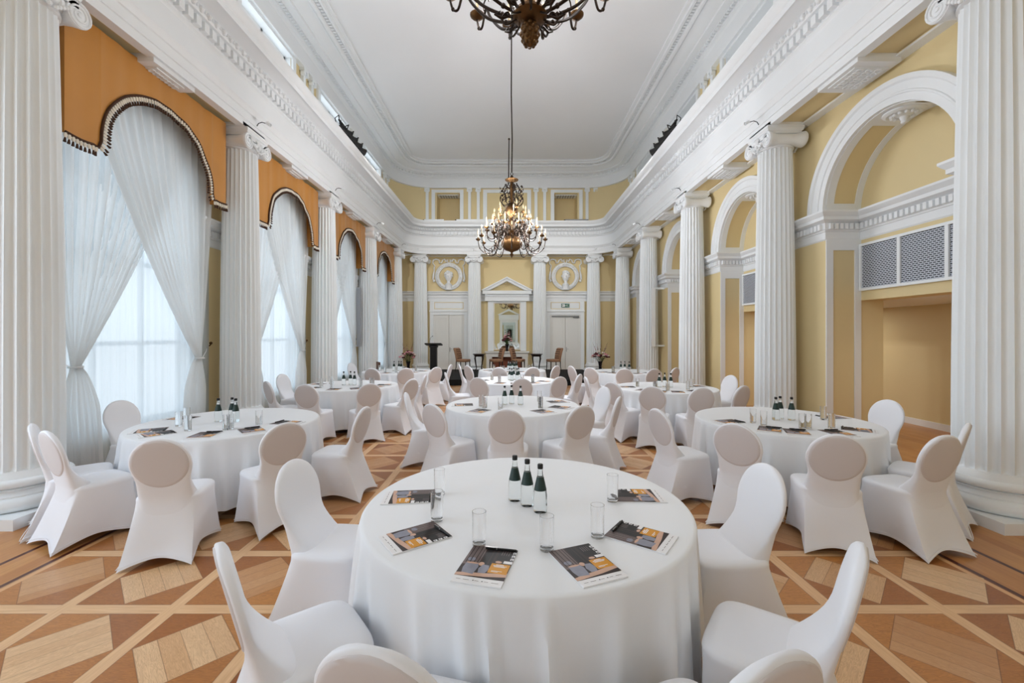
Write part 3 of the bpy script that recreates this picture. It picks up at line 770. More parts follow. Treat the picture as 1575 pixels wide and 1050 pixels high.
for i, b in enumerate(BAYS):
    w = ['nearest', 'second', 'third', 'farthest'][i]; b += SH
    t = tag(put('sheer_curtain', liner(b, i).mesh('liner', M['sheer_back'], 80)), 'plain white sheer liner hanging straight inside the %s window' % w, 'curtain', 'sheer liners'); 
    for side, nm in ((-1, 'viewer'), (1, 'stage')):
        t = tag(put('sheer_curtain', tied_panel(b, side, i+side*2.0).mesh('panel', M['sheer'], 80)), 'crossed white sheer curtain tied back at the %s side of the %s window' % (nm, w), 'curtain', 'tied sheer curtains')
        put('tieback', tie_band(b, side).mesh('tieback', M['sheer']), t); put('holdback_hook', hook(b, side).mesh('hook', M['brass']), t)
    pm, fm = pelmet(b, i*1.7)
    t = tag(put('pelmet', pm.mesh('pelmet', M['pelmet'], 50)), 'ochre satin pelmet with arched cut-out over the %s window' % w, 'pelmet', 'ochre pelmets')
    fo = put('tassel_fringe', fm.mesh('tassel_fringe', [M['brown'], M['cream']], 60), t); fo['label'] = 'brown and cream tassel fringe'

# ------------------------------------------------------------------ end wall: doors, mirror, fireplace, medallions
EX = -0.15; ZS = 0.20
def door_set(n, xc, lab, exitdoor):
    ZS = 0.0
    m = MB(); y = YW-0.03
    for s in (-1, 1):
        x0, x1 = (xc-0.70, xc-0.005) if s < 0 else (xc+0.005, xc+0.70)
        m.box(x0, x1, y-0.03, y+0.02, ZS, 2.62)
        a, b = x0+0.10, x1-0.10
        for z0, z1 in ((ZS+0.15, ZS+0.55), (ZS+0.65, ZS+0.95), (ZS+1.05, 2.50)):
            for q in ((a, b, z0, z0+0.02), (a, b, z1-0.02, z1), (a, a+0.02, z0+0.02, z1-0.02), (b-0.02, b, z0+0.02, z1-0.02)): m.box(q[0], q[1], y-0.045, y-0.03, q[2], q[3])
    if exitdoor: pass
    o = struct('door_%d' % n, m, M['door'], lab, 'door')
    h = MB()
    h.box(xc+0.03, xc+0.07, y-0.05, y-0.03, ZS+0.95, ZS+1.15); h.tube([(xc+0.05, y-0.05, ZS+1.08), (xc+0.05, y-0.08, ZS+1.08), (xc+0.15, y-0.08, ZS+1.08)], 0.010, 8)
    put('door_handle', h.mesh('door_handle', M['chrome']), o)
    if exitdoor:
        h = MB(); h.box(xc-0.62, xc+0.62, y-0.09, y-0.045, 2.53, 2.575); h.box(xc+0.35, xc+0.62, y-0.11, y-0.045, 2.49, 2.55)
        put('door_closer', h.mesh('door_closer', M['steel']), o)
    f = MB()
    for s in (-1, 1): f.box(min(xc+s*0.70, xc+s*0.86), max(xc+s*0.70, xc+s*0.86), YW-0.10, YW, 0, 3.24)
    f.box(xc-0.70, xc+0.70, YW-0.095, YW, 2.62, 2.80); f.box(xc-0.88, xc+0.88, YW-0.13, YW, 2.76, 2.82)
    f.box(xc-0.70, xc+0.70, YW-0.06, YW, 2.82, 3.24)
    for q in ((xc-0.66, xc+0.66, 2.88, 2.905), (xc-0.66, xc+0.66, 3.175, 3.20), (xc-0.66, xc-0.635, 2.905, 3.175), (xc+0.635, xc+0.66, 2.905, 3.175)): f.box(q[0], q[1], YW-0.072, YW-0.06, q[2], q[3], 1)
    struct('trim_%d' % (20+n), f, [M['plaster2'], M['yellow']], 'white surround of the %s with a panel above' % ('exit door' if exitdoor else 'lectern-side door'), 'door surround')
door_set(1, EX-2.65, 'white double door behind the lectern', False)
door_set(2, EX+2.65, 'white double door with closer under the green exit sign', True)
m = MB(); xc = EX+2.65
m.box(xc-0.18, xc+0.18, YW-0.10, YW-0.073, 2.96, 3.13); 
m.box(xc-0.15, xc-0.02, YW-0.104, YW-0.099, 2.985, 3.105, 1)
m.tube([(xc-0.115, YW-0.108, 3.045), (xc-0.085, YW-0.108, 3.045)], [0.028, 0.001], 3, 0); m.box(xc-0.14, xc-0.11, YW-0.108, YW-0.103, 3.035, 3.055, 0)
# running figure
m.ball((xc+0.045, YW-0.103, 3.09), 0.012, 8, 6, 1)
for p in (((0.04, 3.075), (0.03, 3.04)), ((0.03, 3.04), (0.055, 3.02), (0.05, 2.99)), ((0.03, 3.04), (0.01, 3.01), (-0.005, 3.01)), ((0.04, 3.07), (0.065, 3.055), (0.075, 3.065)), ((0.04, 3.07), (0.018, 3.058), (0.01, 3.04))):
    m.tube([(xc+a, YW-0.103, z) for a, z in p], 0.006, 5, 1)
m.box(xc+0.10, xc+0.15, YW-0.104, YW-0.099, 2.985, 3.105, 1); m.box(xc+0.115, xc+0.15, YW-0.107, YW-0.102, 2.995, 3.095, 0)
tag(put('exit_sign', m.mesh('exit_sign', [M['green'], M['paper']])), 'green emergency exit sign with running figure above the end-wall door', 'sign')

def medallion(xc, lab):
    zc = 4.37; t = thing('medallion', lab, 'medallion', (xc, YW-0.03, zc), 0, 'bust medallions')
    m = MB(); n = 48
    prof = [(0.44, 0.0), (0.44, 0.05), (0.46, 0.08), (0.53, 0.10), (0.60, 0.08), (0.63, 0.04), (0.63, 0.0)]
    m.grid([[(r*cos(2*pi*k/n), -p, r*sin(2*pi*k/n)) for r, p in prof] for k in range(n)], closev=True)
    for k in range(44):
        a = 2*pi*k/44; m.ball((0.53*cos(a), -0.10, 0.53*sin(a)), 0.035, 6, 4)
    put('wreath', m.mesh('wreath', M['plaster'], 60), t)
    m = MB()
    for s in (-1, 1):
        base = [(0.12, 0.66), (0.20, 0.78), (0.28, 0.74), (0.33, 0.62), (0.42, 0.60), (0.45, 0.74), (0.58, 0.78), (0.70, 0.74), (0.73, 0.60), (0.64, 0.48), (0.68, 0.36), (0.66, 0.24)]
        m.tube([(s*x, -0.05, z) for x, z in base], [0.03, 0.035, 0.03, 0.03, 0.03, 0.035, 0.035, 0.035, 0.03, 0.03, 0.035, 0.02], 6)
        m.tube([(s*0.66, -0.05, 0.30), (s*0.70, -0.05, 0.05), (s*0.72, -0.05, -0.15)], [0.02, 0.05, 0.04], 6); m.ball((s*0.68, -0.05, -0.20), 0.06, 8, 5)
        m.tube([(s*0.04, -0.05, 0.62), (s*0.10, -0.05, 0.76), (s*0.02, -0.05, 0.74)], 0.025, 6)
    put('ribbon', m.mesh('ribbon', M['plaster'], 60), t)
    m = MB()
    m.lathe([(0.17, -0.63), (0.17, -0.60), (0.13, -0.56), (0.15, -0.42), (0.17, -0.38), (0.10, -0.34), (0.07, -0.28), (0.075, -0.22), (0.12, -0.17), (0.155, -0.08), (0.165, 0.0), (0.16, 0.08), (0.12, 0.18), (0.06, 0.23), (0.001, 0.245)], (0, -0.16, 0), 'z', 20, sy=0.85)
    for k in range(26):   # curls of hair
        a = random.uniform(0, 2*pi); e = random.uniform(0.1, 1.3); r = 0.165
        m.ball((r*cos(a)*cos(e), -0.16+r*0.85*sin(a)*cos(e), 0.06+r*sin(e)), 0.045, 6, 4)
    for s in (-1, 1): m.ball((s*0.165, -0.15, 0.0), 0.04, 6, 4)
    m.tube([(0, -0.30, 0.05), (0, -0.335, -0.02), (0, -0.31, -0.03)], [0.012, 0.022, 0.018], 6)
    m.tube([(-0.04, -0.295, -0.08), (0.04, -0.295, -0.08)], 0.012, 6)
    for s in (-1, 1): m.ball((s*0.055, -0.292, 0.03), 0.016, 6, 4)
    put('bust', m.mesh('bust', M['plaster'], 60), t)
medallion(EX-2.65, 'round white wreath medallion with bust above the lectern-side door')
medallion(EX+2.65, 'round white wreath medallion with bust above the exit door')

# pedimented mirror
t = thing('wall_mirror', 'tall mirror in a white pedimented frame behind the stage', 'mirror', (EX, YW, 0))
m = MB()
for s in (-1, 1):
    m.box(min(s*0.61, s*0.87), max(s*0.61, s*0.87), -0.14, 0, 0.98, 3.17); m.box(min(s*0.66, s*0.82), max(s*0.66, s*0.82), -0.17, -0.14, 1.1, 3.15)
m.box(-0.87, 0.87, -0.14, 0, 3.17, 3.26)
put('frame', m.mesh('frame', M['plaster2']), t)
m = MB()
for q in ((-0.61, -0.57, 1.07, 3.13), (0.57, 0.61, 1.07, 3.13), (-0.61, 0.61, 3.13, 3.17), (-0.61, 0.61, 1.03, 1.07)): m.box(q[0], q[1], -0.09, -0.03, q[2], q[3])
g = put('gilt_slip', m.mesh('gilt_slip', M['cream']), t)
m = MB(); m.face([(-0.58, -0.05, 1.05), (0.58, -0.05, 1.05), (0.58, -0.05, 3.15), (-0.58, -0.05, 3.15)])
put('mirror_glass', m.mesh('mirror_glass', M['mirror']), t)
m = MB()
m.box(-1.0, 1.0, -0.24, 0, 3.24, 3.55); m.box(-1.10, 1.10, -0.34, 0, 3.55, 3.70)
for k in range(20): m.box(-0.98+k*0.10, -0.93+k*0.10, -0.29, -0.24, 3.44, 3.53)
for s in (-1, 1):
    A = [(s*1.12, 3.70), (s*0.0, 4.27), (s*0.0, 4.13), (s*0.80, 3.72)]
    m.grid([[(x, -0.34, z) for x, z in A], [(x, 0.0, z) for x, z in A]], closeu=True)
    m.face([(x, -0.34, z) for x, z in A])
    B = [(s*1.16, 3.72), (0, 4.32), (0, 4.26), (s*1.10, 3.69)]
    m.grid([[(x, -0.40, z) for x, z in B], [(x, 0.0, z) for x, z in B]], closeu=True); m.face([(x, -0.40, z) for x, z in B])
put('pediment', m.mesh('pediment', M['plaster2'], 25), t)
# fireplace under it
t = thing('fireplace', 'pale marble fireplace under the mirror with red-brown opening', 'fireplace', (EX, YW, 0))
m = MB(); m.box(-1.0, 1.0, -0.36, 0, 0.90, 0.97); m.box(-0.95, 0.95, -0.30, 0, 0.72, 0.90)
for s in (-1, 1): m.box(min(s*0.68, s*0.93), max(s*0.68, s*0.93), -0.28, 0, 0.0, 0.72)
put('mantelpiece', m.mesh('mantelpiece', M['marble']), t)
m = MB(); m.box(-0.68, 0.68, -0.06, 0, 0.0, 0.72); put('hearth_back', m.mesh('hearth_back', M['firebrick']), t)

# stage
m = MB(); m.box(-3.45, 3.15, 14.6, 18.92, 0, ZS)
tag(put('stage_platform', m.mesh('stage_platform', M['blackcarpet'])), 'low black stage platform in front of the end wall', 'stage')
# lectern
t = thing('lectern', 'black lectern with gooseneck microphone on the stage', 'lectern', (-3.12, 17.6, ZS))
m = MB(); m.box(-0.24, 0.24, -0.2, 0.2, 0, 0.04); put('foot', m.mesh('foot', M['black']), t)
m = MB(); m.box(-0.13, 0.13, -0.12, 0.12, 0.04, 1.06); m.box(-0.16, 0.16, -0.14, 0.14, 1.00, 1.08); put('post', m.mesh('post', M['black']), t)
m = MB(); m.box(-0.33, 0.33, -0.22, 0.22, 0, 0.05); m.xf(Matrix.Translation((0, 0, 1.10)) @ Matrix.Rotation(radians(-9), 4, 'X')); put('reading_top', m.mesh('reading_top', M['black']), t)
m = MB(); m.tube([(-0.18, 0.1, 1.13), (-0.18, 0.1, 1.28), (-0.15, 0.13, 1.40), (-0.08, 0.18, 1.46)], 0.006, 6); m.ball((-0.08, 0.18, 1.46), 0.018, 8, 6); put('microphone', m.mesh('microphone', M['black']), t)

# upholstered chairs on stage
def stage_chair_meshes():
    R = {}
    m = MB(); rows = []
    for z, w, d, yc in ((0.40, 0.235, 0.235, 0.0), (0.43, 0.25, 0.25, 0.0), (0.48, 0.25, 0.25, 0.0), (0.505, 0.23, 0.23, 0.0), (0.51, 0.15, 0.15, 0)):
        rows.append([(w*math.copysign(abs(cos(a))**0.35, cos(a)), yc+d*math.copysign(abs(sin(a))**0.35, sin(a)), z) for a in [2*pi*k/24 for k in range(24)]])
    m.grid(rows, closeu=True, capa=True, capb=True); R['seat'] = m.mesh('seat', M['leather'], 50)
    m = MB(); rows = []
    for k in range(13):
        q = k/12; z = 0.42+0.55*q; y = -0.20-0.12*q*q; w = 0.235+0.015*sin(pi*q)-(0.02 if k == 12 else 0); th = 0.045+0.02*q-(0.03 if k == 12 else 0)
        rows.append([(w*math.copysign(abs(cos(a))**0.3, cos(a)), y+th*math.copysign(abs(sin(a))**0.6, sin(a)), z) for a in [2*pi*j/24 for j in range(24)]])
    m.grid(rows, closeu=True, capa=True, capb=True); R['backrest'] = m.mesh('backrest', M['leather'], 50)
    m = MB()
    for r in range(5):
        z = 0.55+0.09*r; q = (z-0.42)/0.55; y = -0.20-0.12*q*q+0.045+0.02*q
        for c in range(-2, 3):
            x = c*0.085+(0.04 if r % 2 else 0)
            if abs(x) < 0.21: m.ball((x, y+0.0, z), 0.02, 6, 4)
    R['buttons'] = m.mesh('buttons', M['button'], 60)
    for i, (x, y) in enumerate(((-0.20, 0.20), (0.20, 0.20), (-0.20, -0.22), (0.20, -0.22))):
        m = MB(); m.tube([(x, y, 0.42), (x*1.02, y*1.02, 0.2), (x*1.05, y*(1.05 if y > 0 else 1.25), 0.0)], [0.026, 0.020, 0.014], 4); R['leg%d' % i] = m.mesh('leg', M['wood_dark'])
    return R
SCM = stage_chair_meshes()
for x, y, rz, lab in ((-1.95, 17.9, -1.15, 'tufted brown chair on stage nearest the lectern'), (-0.60, 18.0, 0.95+pi*0, 'tufted brown chair on stage between first side table and mirror centre'),
                      (0.33, 18.0, -0.95, 'tufted brown chair on stage between mirror centre and second side table'), (1.78, 17.9, 1.15, 'tufted brown chair on stage in front of the exit door')):
    t = thing('upholstered_chair', lab, 'chair', (x, y, ZS), rz+pi if False else rz, 'tufted chairs on the stage')
    fl_ = pi if False else 0
    for k in ('seat', 'backrest', 'buttons'): put(k, SCM[k], t)
    for i in range(4): put('leg', SCM['leg%d' % i], t)
    # chairs look towards the hall: turn so that +y (front) faces the side table and the viewer
    t.rotation_euler = (0, 0, pi+(-1 if rz > 0 else 1)*radians(62) if False else (radians(-110) if rz < 0 else radians(110)))
for x, lab in ((-1.30, 'small black side table with glasses on stage beside the lectern-side chairs'), (1.08, 'small black side table with glasses on stage beside the exit-side chairs')):
    t = thing('side_table', lab, 'table', (x, 17.9, ZS), 0, 'side tables on the stage')
    m = MB(); m.lathe([(0.24, 0.69), (0.26, 0.70), (0.26, 0.72), (0.24, 0.73)], seg=24); m.lathe([(0.20, 0.62), (0.21, 0.69)], seg=24); put('tabletop', m.mesh('tabletop', M['wood_dark']), t)
    for k in range(4):
        a = pi/4+k*pi/2; m = MB(); c, s = cos(a), sin(a)
        m.tube([(0.19*c, 0.19*s, 0.66), (0.23*c, 0.23*s, 0.55), (0.19*c, 0.19*s, 0.35), (0.15*c, 0.15*s, 0.15), (0.20*c, 0.20*s, 0.0)], [0.026, 0.024, 0.017, 0.014, 0.02], 6); put('leg', m.mesh('leg', M['wood_dark'], 60), t)

# flowers
def bouquet(name, lab, loc, pal, h=0.55, w=0.32, vh=0.30, seed=1, spikes=5):
    rnd = random.Random(seed); t = thing(name, lab, 'flowers', loc)
    m = MB(); m.lathe([(0.05, 0), (0.06, 0.01), (0.055, vh*0.4), (0.075, vh*0.8), (0.10, vh), (0.09, vh), (0.065, vh*0.8), (0.045, vh*0.4), (0.04, 0.02), (0.001, 0.02)], seg=20); put('vase', m.mesh('vase', M['vase'], 60), t)
    st = MB(); lf = MB(); bl = MB()
    for k in range(26):
        a = rnd.uniform(0, 2*pi); r = w*sqrt(rnd.random()); z = vh+h*0.25+h*0.38*(1-(r/w)**2)*rnd.uniform(0.5, 1.2)
        e = (r*cos(a), r*sin(a)*0.8, z); st.tube([(0.02*cos(a), 0.02*sin(a), vh*0.5), (e[0]*0.4, e[1]*0.4, vh+0.08), e], 0.004, 4)
        mi = rnd.randrange(len(pal))
        for j in range(6):
            b = 2*pi*j/6; q = rnd.uniform(0.025, 0.04); bl.ball((e[0]+0.035*cos(b), e[1]+0.035*sin(b), e[2]+rnd.uniform(-.01, .02)), q, 6, 4, mi, 0.7)
        bl.ball((e[0], e[1], e[2]+0.015), 0.02, 6, 4, mi)
    for k in range(40):
        a = rnd.uniform(0, 2*pi); r = w*rnd.uniform(0.3, 1.1); z = vh+rnd.uniform(-0.02, h*0.45)
        c = Vector((r*cos(a)*0.6, r*sin(a)*0.5, z)); d = Vector((cos(a), sin(a), rnd.uniform(-0.2, 0.8))).normalized()*0.14; n = d.cross(Vector((0, 0, 1))).normalized()*0.022
        lf.face([c, c+d*0.5+n, c+d, c+d*0.5-n]); 
    for k in range(spikes):
        a = rnd.uniform(0, 2*pi); r = w*rnd.uniform(0.6, 1.1); pts = [(0, 0, vh*0.5), (r*cos(a)*0.4, r*sin(a)*0.3, vh+h*0.5), (r*cos(a), r*sin(a)*0.6, vh+h*rnd.uniform(0.95, 1.3))]
        st.tube(pts, [0.006, 0.005, 0.002], 4)
        for j in range(7):
            q = 0.35+0.09*j; x = pts[1][0]+(pts[2][0]-pts[1][0])*q; y = pts[1][1]+(pts[2][1]-pts[1][1])*q; z = pts[1][2]+(pts[2][2]-pts[1][2])*q; bl.ball((x+rnd.uniform(-.015, .015), y, z), 0.02*(1.2-q), 5, 4, rnd.randrange(len(pal)))
    put('stems', st.mesh('stems', M['leaf']), t); put('leaves', lf.mesh('leaves', M['leaf'], smooth=False), t); put('blossoms', bl.mesh('blossoms', pal, 60), t)
for x, lab, sd, pal in ((-3.98, 'tall bouquet of pink and white flowers near the lectern', 3, [M['pink'], M['whitepetal'], M['pink'], M['redpetal']]), (3.50, 'tall bouquet of dark red and white flowers near the exit door', 8, [M['redpetal'], M['whitepetal'], M['redpetal'], M['pink']])):
    m = MB(); m.box(-0.15, 0.15, -0.15, 0.15, 0, 0.38)
    tag(put('pedestal', m.mesh('pedestal', M['black']), None, (x, 16.85, 0)), 'low black pedestal under the bouquet near the '+('lectern' if x < 0 else 'exit door'), 'pedestal', 'flower pedestals')
    bouquet('flower_arrangement', lab, (x, 16.85, 0.38), pal, seed=sd, w=0.34, h=0.62)
bouquet('flower_arrangement', 'dark red bouquet on the mantel in front of the mirror', (EX, YW-0.26, 0.97), [M['redpetal'], M['redpetal'], M['whitepetal'], M['pink']], 0.6, 0.20, 0.32, 5, 6)
# small wooden chair by the far window
t = thing('wooden_chair', 'brown wooden chair by the farthest windows behind the rear table', 'chair', (-4.0, 13.75, 0), radians(-60))
m = MB(); m.box(-0.2, 0.2, -0.2, 0.2, 0.42, 0.46); put('seat', m.mesh('seat', M['wood_brown']), t)
m = MB(); m.box(-0.2, 0.2, -0.22, -0.18, 0.62, 0.86); put('backrest', m.mesh('backrest', M['wood_brown']), t)
for sx in (-1, 1):
    for sy in (-1, 1):
        m = MB(); m.tube([(sx*0.18, sy*0.18, 0.44 if sy > 0 else 0.70), (sx*0.19, sy*0.2, 0)], 0.017, 6); put('leg', m.mesh('leg', M['wood_brown']), t)

# ------------------------------------------------------------------ wall equipment
for side, x, s in (('curtain', -4.80, 1), ('niche', 4.68, -1)):
    y = 14.65; t = thing('column_speaker', 'slim line speaker mounted on the fourth %s-side column' % side, 'speaker', (x, y, 0), 0, 'column speakers')
    xx = -0.17 if s > 0 else 0.02; yy = -0.40; y0_ = 14.6 if s > 0 else 14.65; t.location.y = y0_
    m = MB(); m.box(xx-0.065, xx+0.065, yy-0.06, yy+0.04, 1.33, 3.25); put('cabinet', m.mesh('cabinet', M['speaker'] if s > 0 else M['plaster2']), t)
    for z in (1.33, 3.22):
        m = MB(); a, b = sorted((xx, -s*0.42)); m.box(a, b, yy+0.02, yy+0.07, z, z+0.05); put('bracket', m.mesh('bracket', M['plaster2']), t)
for i, b in enumerate(BAYS[:2]):
    t = thing('ventilation_grille', 'white framed grey grille above the %s niche doorway' % ('nearest', 'second')[i], 'grille', (XN, b, 0), 0, 'niche grilles')
    m = MB(); y0, y1, z0, z1 = -1.05, 1.05, 2.42, 3.17
    for q in ((y0, y1, z0, z0+0.04), (y0, y1, z1-0.04, z1), (y0, y0+0.04, z0+0.04, z1-0.04), (y1-0.04, y1, z0+0.04, z1-0.04), (-0.37, -0.32, z0+0.04, z1-0.04), (0.32, 0.37, z0+0.04, z1-0.04)): m.box(-0.05, 0, q[0], q[1], q[2], q[3])
    put('frame', m.mesh('frame', M['plaster2']), t)
    for a, c in ((-1.01, -0.37), (-0.32, 0.32), (0.37, 1.01)):
        m = MB(); m.box(-0.025, -0.005, a, c, z0+0.04, z1-0.04); put('grille_panel', m.mesh('grille_panel', M['grille']), t)
def spotlight(m, x, y, z, yaw, tilt, s=1.0, mi=0):
    st = len(m.v)
    m.lathe([(0.05*s, -0.12*s), (0.07*s, -0.10*s), (0.07*s, 0.06*s), (0.095*s, 0.14*s), (0.09*s, 0.14*s), (0.06*s, 0.05*s), (0.001, 0.05*s)], (0, 0, 0), 'y', 12, mi)
    m.tube([(-0.085*s, 0, 0), (-0.085*s, 0, 0.12*s), (0.085*s, 0, 0.12*s), (0.085*s, 0, 0)], 0.01*s, 4, mi)
    m.xf(Matrix.Translation((x, y, z)) @ Matrix.Rotation(yaw, 4, 'Z') @ Matrix.Rotation(tilt, 4, 'X'), st)
for x, s, lab in ((-4.22, 1, 'curtain'), (4.10, -1, 'niche')):
    t = thing('stage_light_rig', 'rack of black spotlights resting on the %s-side cornice' % lab, 'spotlights', (x, 11.5, 6.63), 0, 'spotlight racks')
    m = MB(); m.tube([(0, -0.85, 0.38), (0, 0.85, 0.38)], 0.025, 8); m.tube([(0, -0.85, 0.20), (0, 0.85, 0.20)], 0.018, 8)
    for y in (-0.75, 0.75): m.tube([(-0.0, y, 0), (0, y, 0.42)], 0.02, 6); m.tube([(-0.16, y, 0.012), (0.16, y, 0.012)], 0.012, 6)
    m.tube([(0, -0.8, 0.3), (0.05*s, -1.0, 0.42), (0, -1.1, 0.3), (0, -0.95, 0.12), (0, -0.8, 0.1)], 0.012, 6)
    put('stand', m.mesh('stand', M['black']), t)
    for y in (-0.6, -0.25, 0.1, 0.45):
        m = MB(); spotlight(m, 0.03*s, y, 0.22, radians(-35*s), radians(-20), 1.3); put('spotlight', m.mesh('spotlight', M['black']), t)
    for y in (-0.25, 0.45):  # beams added to brighten the end wall; the racks themselves look unlit
        l = bpy.data.lights.new('added_stage_fill', 'SPOT'); l.energy = 220; l.spot_size = radians(80); l.spot_blend = 1.0; l.shadow_soft_size = 0.07; l.color = (1.0, 0.97, 0.93)
        o = bpy.data.objects.new('added_stage_fill', l); o.parent = t; o.location = (0.30*s, y+0.35, 0.12); COL.objects.link(o)
        o.rotation_euler = (Vector((-x*0.9+(-0.15)-0.3*s, 8.2-y, -3.4)).normalized()).to_track_quat('-Z', 'Y').to_euler()
# small spotlights above the capitals
sm = MB(); sm.tube([(0, 0, 0.0), (0.03, 0.0, 0.05), (0.09, 0, 0.07), (0.16, 0, 0.05)], 0.007, 6); arm_me = sm.mesh('arm', M['black'])
sm = MB(); spotlight(sm, 0.20, 0, 0.04, radians(-90), radians(-30), 0.35); head_me = sm.mesh('lamp_head', M['plaster2'])
for x, y, rz, lab in cols:
    if y < 5: continue
    if y < 19: px, py, r2 = (x+0.285*(1 if x < 0 else -1), y, 0 if x < 0 else pi)
    else: px, py, r2 = x, y-0.315, -pi/2
    t = thing('small_spotlight', 'small spotlight above the '+' '.join(lab.replace('white fluted ', '').split()[:11]), 'spotlight', (px, py, 5.43), r2, 'small spotlights above the capitals')
    put('arm', arm_me, t); put('lamp_head', head_me, t)
# light battens on the far ledge
for x0, x1, dark, lab in ((-3.75, -2.9, -1, 'short white light batten on the end cornice, window end'), (-2.35, 1.2, -1, 'long white light batten on the end cornice behind the chandelier'), (2.4, 3.4, -1, 'short dark light batten on the end cornice, niche end')):
    t = thing('light_batten', lab, 'light', (x0, 18.85, 6.65), 0, 'light battens on the ledge')
    m = MB(); m.box(0, x1-x0, -0.04, 0.04, 0.0, 0.09); put('housing', m.mesh('housing', M['plaster2'] if x0 < 2 else M['steel']), t)
    m = MB(); m.box(-0.06, 0, -0.035, 0.035, 0.0, 0.08); put('end_cap', m.mesh('end_cap', M['black']), t)

# ------------------------------------------------------------------ chandeliers
def smooth(pts, n=6):
    out = []
    P = [Vector(p) for p in pts]
    for i in range(len(P)-1):
        p0, p1, p2, p3 = P[max(i-1, 0)], P[i], P[i+1], P[min(i+2, len(P)-1)]
        for k in range(n):
            t = k/n; out.append(0.5*((2*p1)+(-p0+p2)*t+(2*p0-5*p1+4*p2-p3)*t*t+(-p0+3*p1-3*p2+p3)*t**3))
    out.append(P[-1]); return out
def arm_set(path, r0, pan_r=0.055, candle=0.10, scroll=True):
    m = MB(); pts = smooth([(r, 0, z) for r, z in path], 5); m.tube(pts, [r0*(1.15-0.35*i/len(pts)) for i in range(len(pts))], 6)
    if scroll:
        k = len(path)//2; r, z = path[k]
        m.tube(smooth([(r+0.05*cos(a)*(1-a/9), 0, z+0.05+0.05*sin(a)*(1-a/9)) for a in [-1.6+0.55*j for j in range(10)]], 2), r0*0.55, 5)
        m.ball((path[1][0], 0, path[1][1]), r0*1.7, 8, 5); m.ball((path[-2][0], 0, path[-2][1]), r0*1.4, 8, 5)
    e = path[-1]
    p = MB(); p.lathe([(0.008, 0.0), (pan_r*0.55, 0.008), (pan_r*0.95, 0.03), (pan_r, 0.045), (pan_r*0.9, 0.045), (pan_r*0.4, 0.03), (0.018, 0.03), (0.016, 0.07), (0.02, 0.075)], (e[0], 0, e[1]), seg=14)
    c = MB(); c.lathe([(0.012, 0.07), (0.012, 0.07+candle), (0.001, 0.07+candle)], (e[0], 0, e[1]), seg=8)
    b = MB(); b.lathe([(0.008, 0.07+candle), (0.017, 0.09+candle), (0.015, 0.115+candle), (0.006, 0.145+candle), (0.001, 0.16+candle)], (e[0], 0, e[1]), seg=8)
    return m.mesh('arm', M['darkbrass'], 60), p.mesh('drip_pan', M['brass'], 60), c.mesh('candle', M['candle'], 60), b.mesh('bulb', M['bulb'], 60)
def add_arms(t, me, n, ph=0.0):
    for k in range(n):
        a = put('arm', me[0], t, rot=(0, 0, ph+2*pi*k/n))
        put('drip_pan', me[1], a); put('candle', me[2], a); put('bulb', me[3], a)
def lamps(t, ring, n, z, power):
    for k in range(n):
        a = 2*pi*(k+0.5)/n; l = bpy.data.lights.new('candle_light', 'POINT'); l.energy = power; l.shadow_soft_size = 0.03; l.color = (0.97, 0.97, 1.0)
        o = bpy.data.objects.new('candle_light', l); o.location = (ring*cos(a), ring*sin(a), z); o.parent = t; COL.objects.link(o)
# far chandelier (origin at the finial tip)
t = thing('chandelier', 'tiered brass candle chandelier hanging in mid hall before the stage', 'chandelier', (0.03, 9.6, 3.44))
m = MB(); m.lathe([(0.001, 0.0), (0.02, 0.015), (0.045, 0.05), (0.02, 0.09), (0.03, 0.11), (0.06, 0.125), (0.15, 0.16), (0.225, 0.24), (0.24, 0.31), (0.22, 0.38), (0.15, 0.44), (0.07, 0.47), (0.05, 0.50),
    (0.09, 0.54), (0.10, 0.58), (0.06, 0.62), (0.045, 0.68), (0.085, 0.74), (0.09, 0.78), (0.05, 0.82), (0.05, 0.90), (0.10, 0.95), (0.135, 1.02), (0.14, 1.08), (0.10, 1.13), (0.05, 1.16), (0.035, 1.22), (0.035, 1.50), (0.06, 1.54), (0.04, 1.60), (0.035, 1.66), (0.14, 1.70), (0.15, 1.715), (0.05, 1.74), (0.03, 1.80), (0.001, 1.81)], seg=32)
put('stem', m.mesh('stem', M['brass'], 60), t)
add_arms(t, arm_set([(0.10, 0.47), (0.20, 0.55), (0.30, 0.50), (0.36, 0.25), (0.46, 0.10), (0.60, 0.10), (0.71, 0.20), (0.745, 0.36)], 0.012), 12)
add_arms(t, arm_set([(0.08, 0.60), (0.16, 0.66), (0.27, 0.62), (0.36, 0.42), (0.48, 0.38), (0.56, 0.46), (0.57, 0.60)], 0.011), 12, pi/12)
add_arms(t, arm_set([(0.07, 0.78), (0.15, 0.84), (0.22, 0.74), (0.30, 0.66), (0.37, 0.72), (0.385, 0.82)], 0.010), 8, 0.1)
m = MB(); m.tube(smooth([(0.09, 0, 0.60), (0.20, 0, 0.50), (0.30, 0, 0.55), (0.34, 0, 0.68), (0.27, 0, 0.74), (0.23, 0, 0.66), (0.28, 0, 0.62)], 4), 0.010, 5); m.ball((0.34, 0, 0.66), 0.022, 6, 4)
m.tube(smooth([(0.12, 0, 0.45), (0.26, 0, 0.38), (0.42, 0, 0.50), (0.45, 0, 0.62), (0.38, 0, 0.64), (0.36, 0, 0.56)], 4), 0.009, 5); m.ball((0.45, 0, 0.60), 0.02, 6, 4)
sc2 = m.mesh('scroll', M['darkbrass'], 60)
for k in range(12): put('scroll', sc2, t, rot=(0, 0, 2*pi*k/12+0.13))
add_arms(t, arm_set([(0.10, 1.0), (0.16, 1.02), (0.22, 0.92), (0.27, 0.93), (0.28, 1.0)], 0.008, candle=0.05), 4, 0.4)
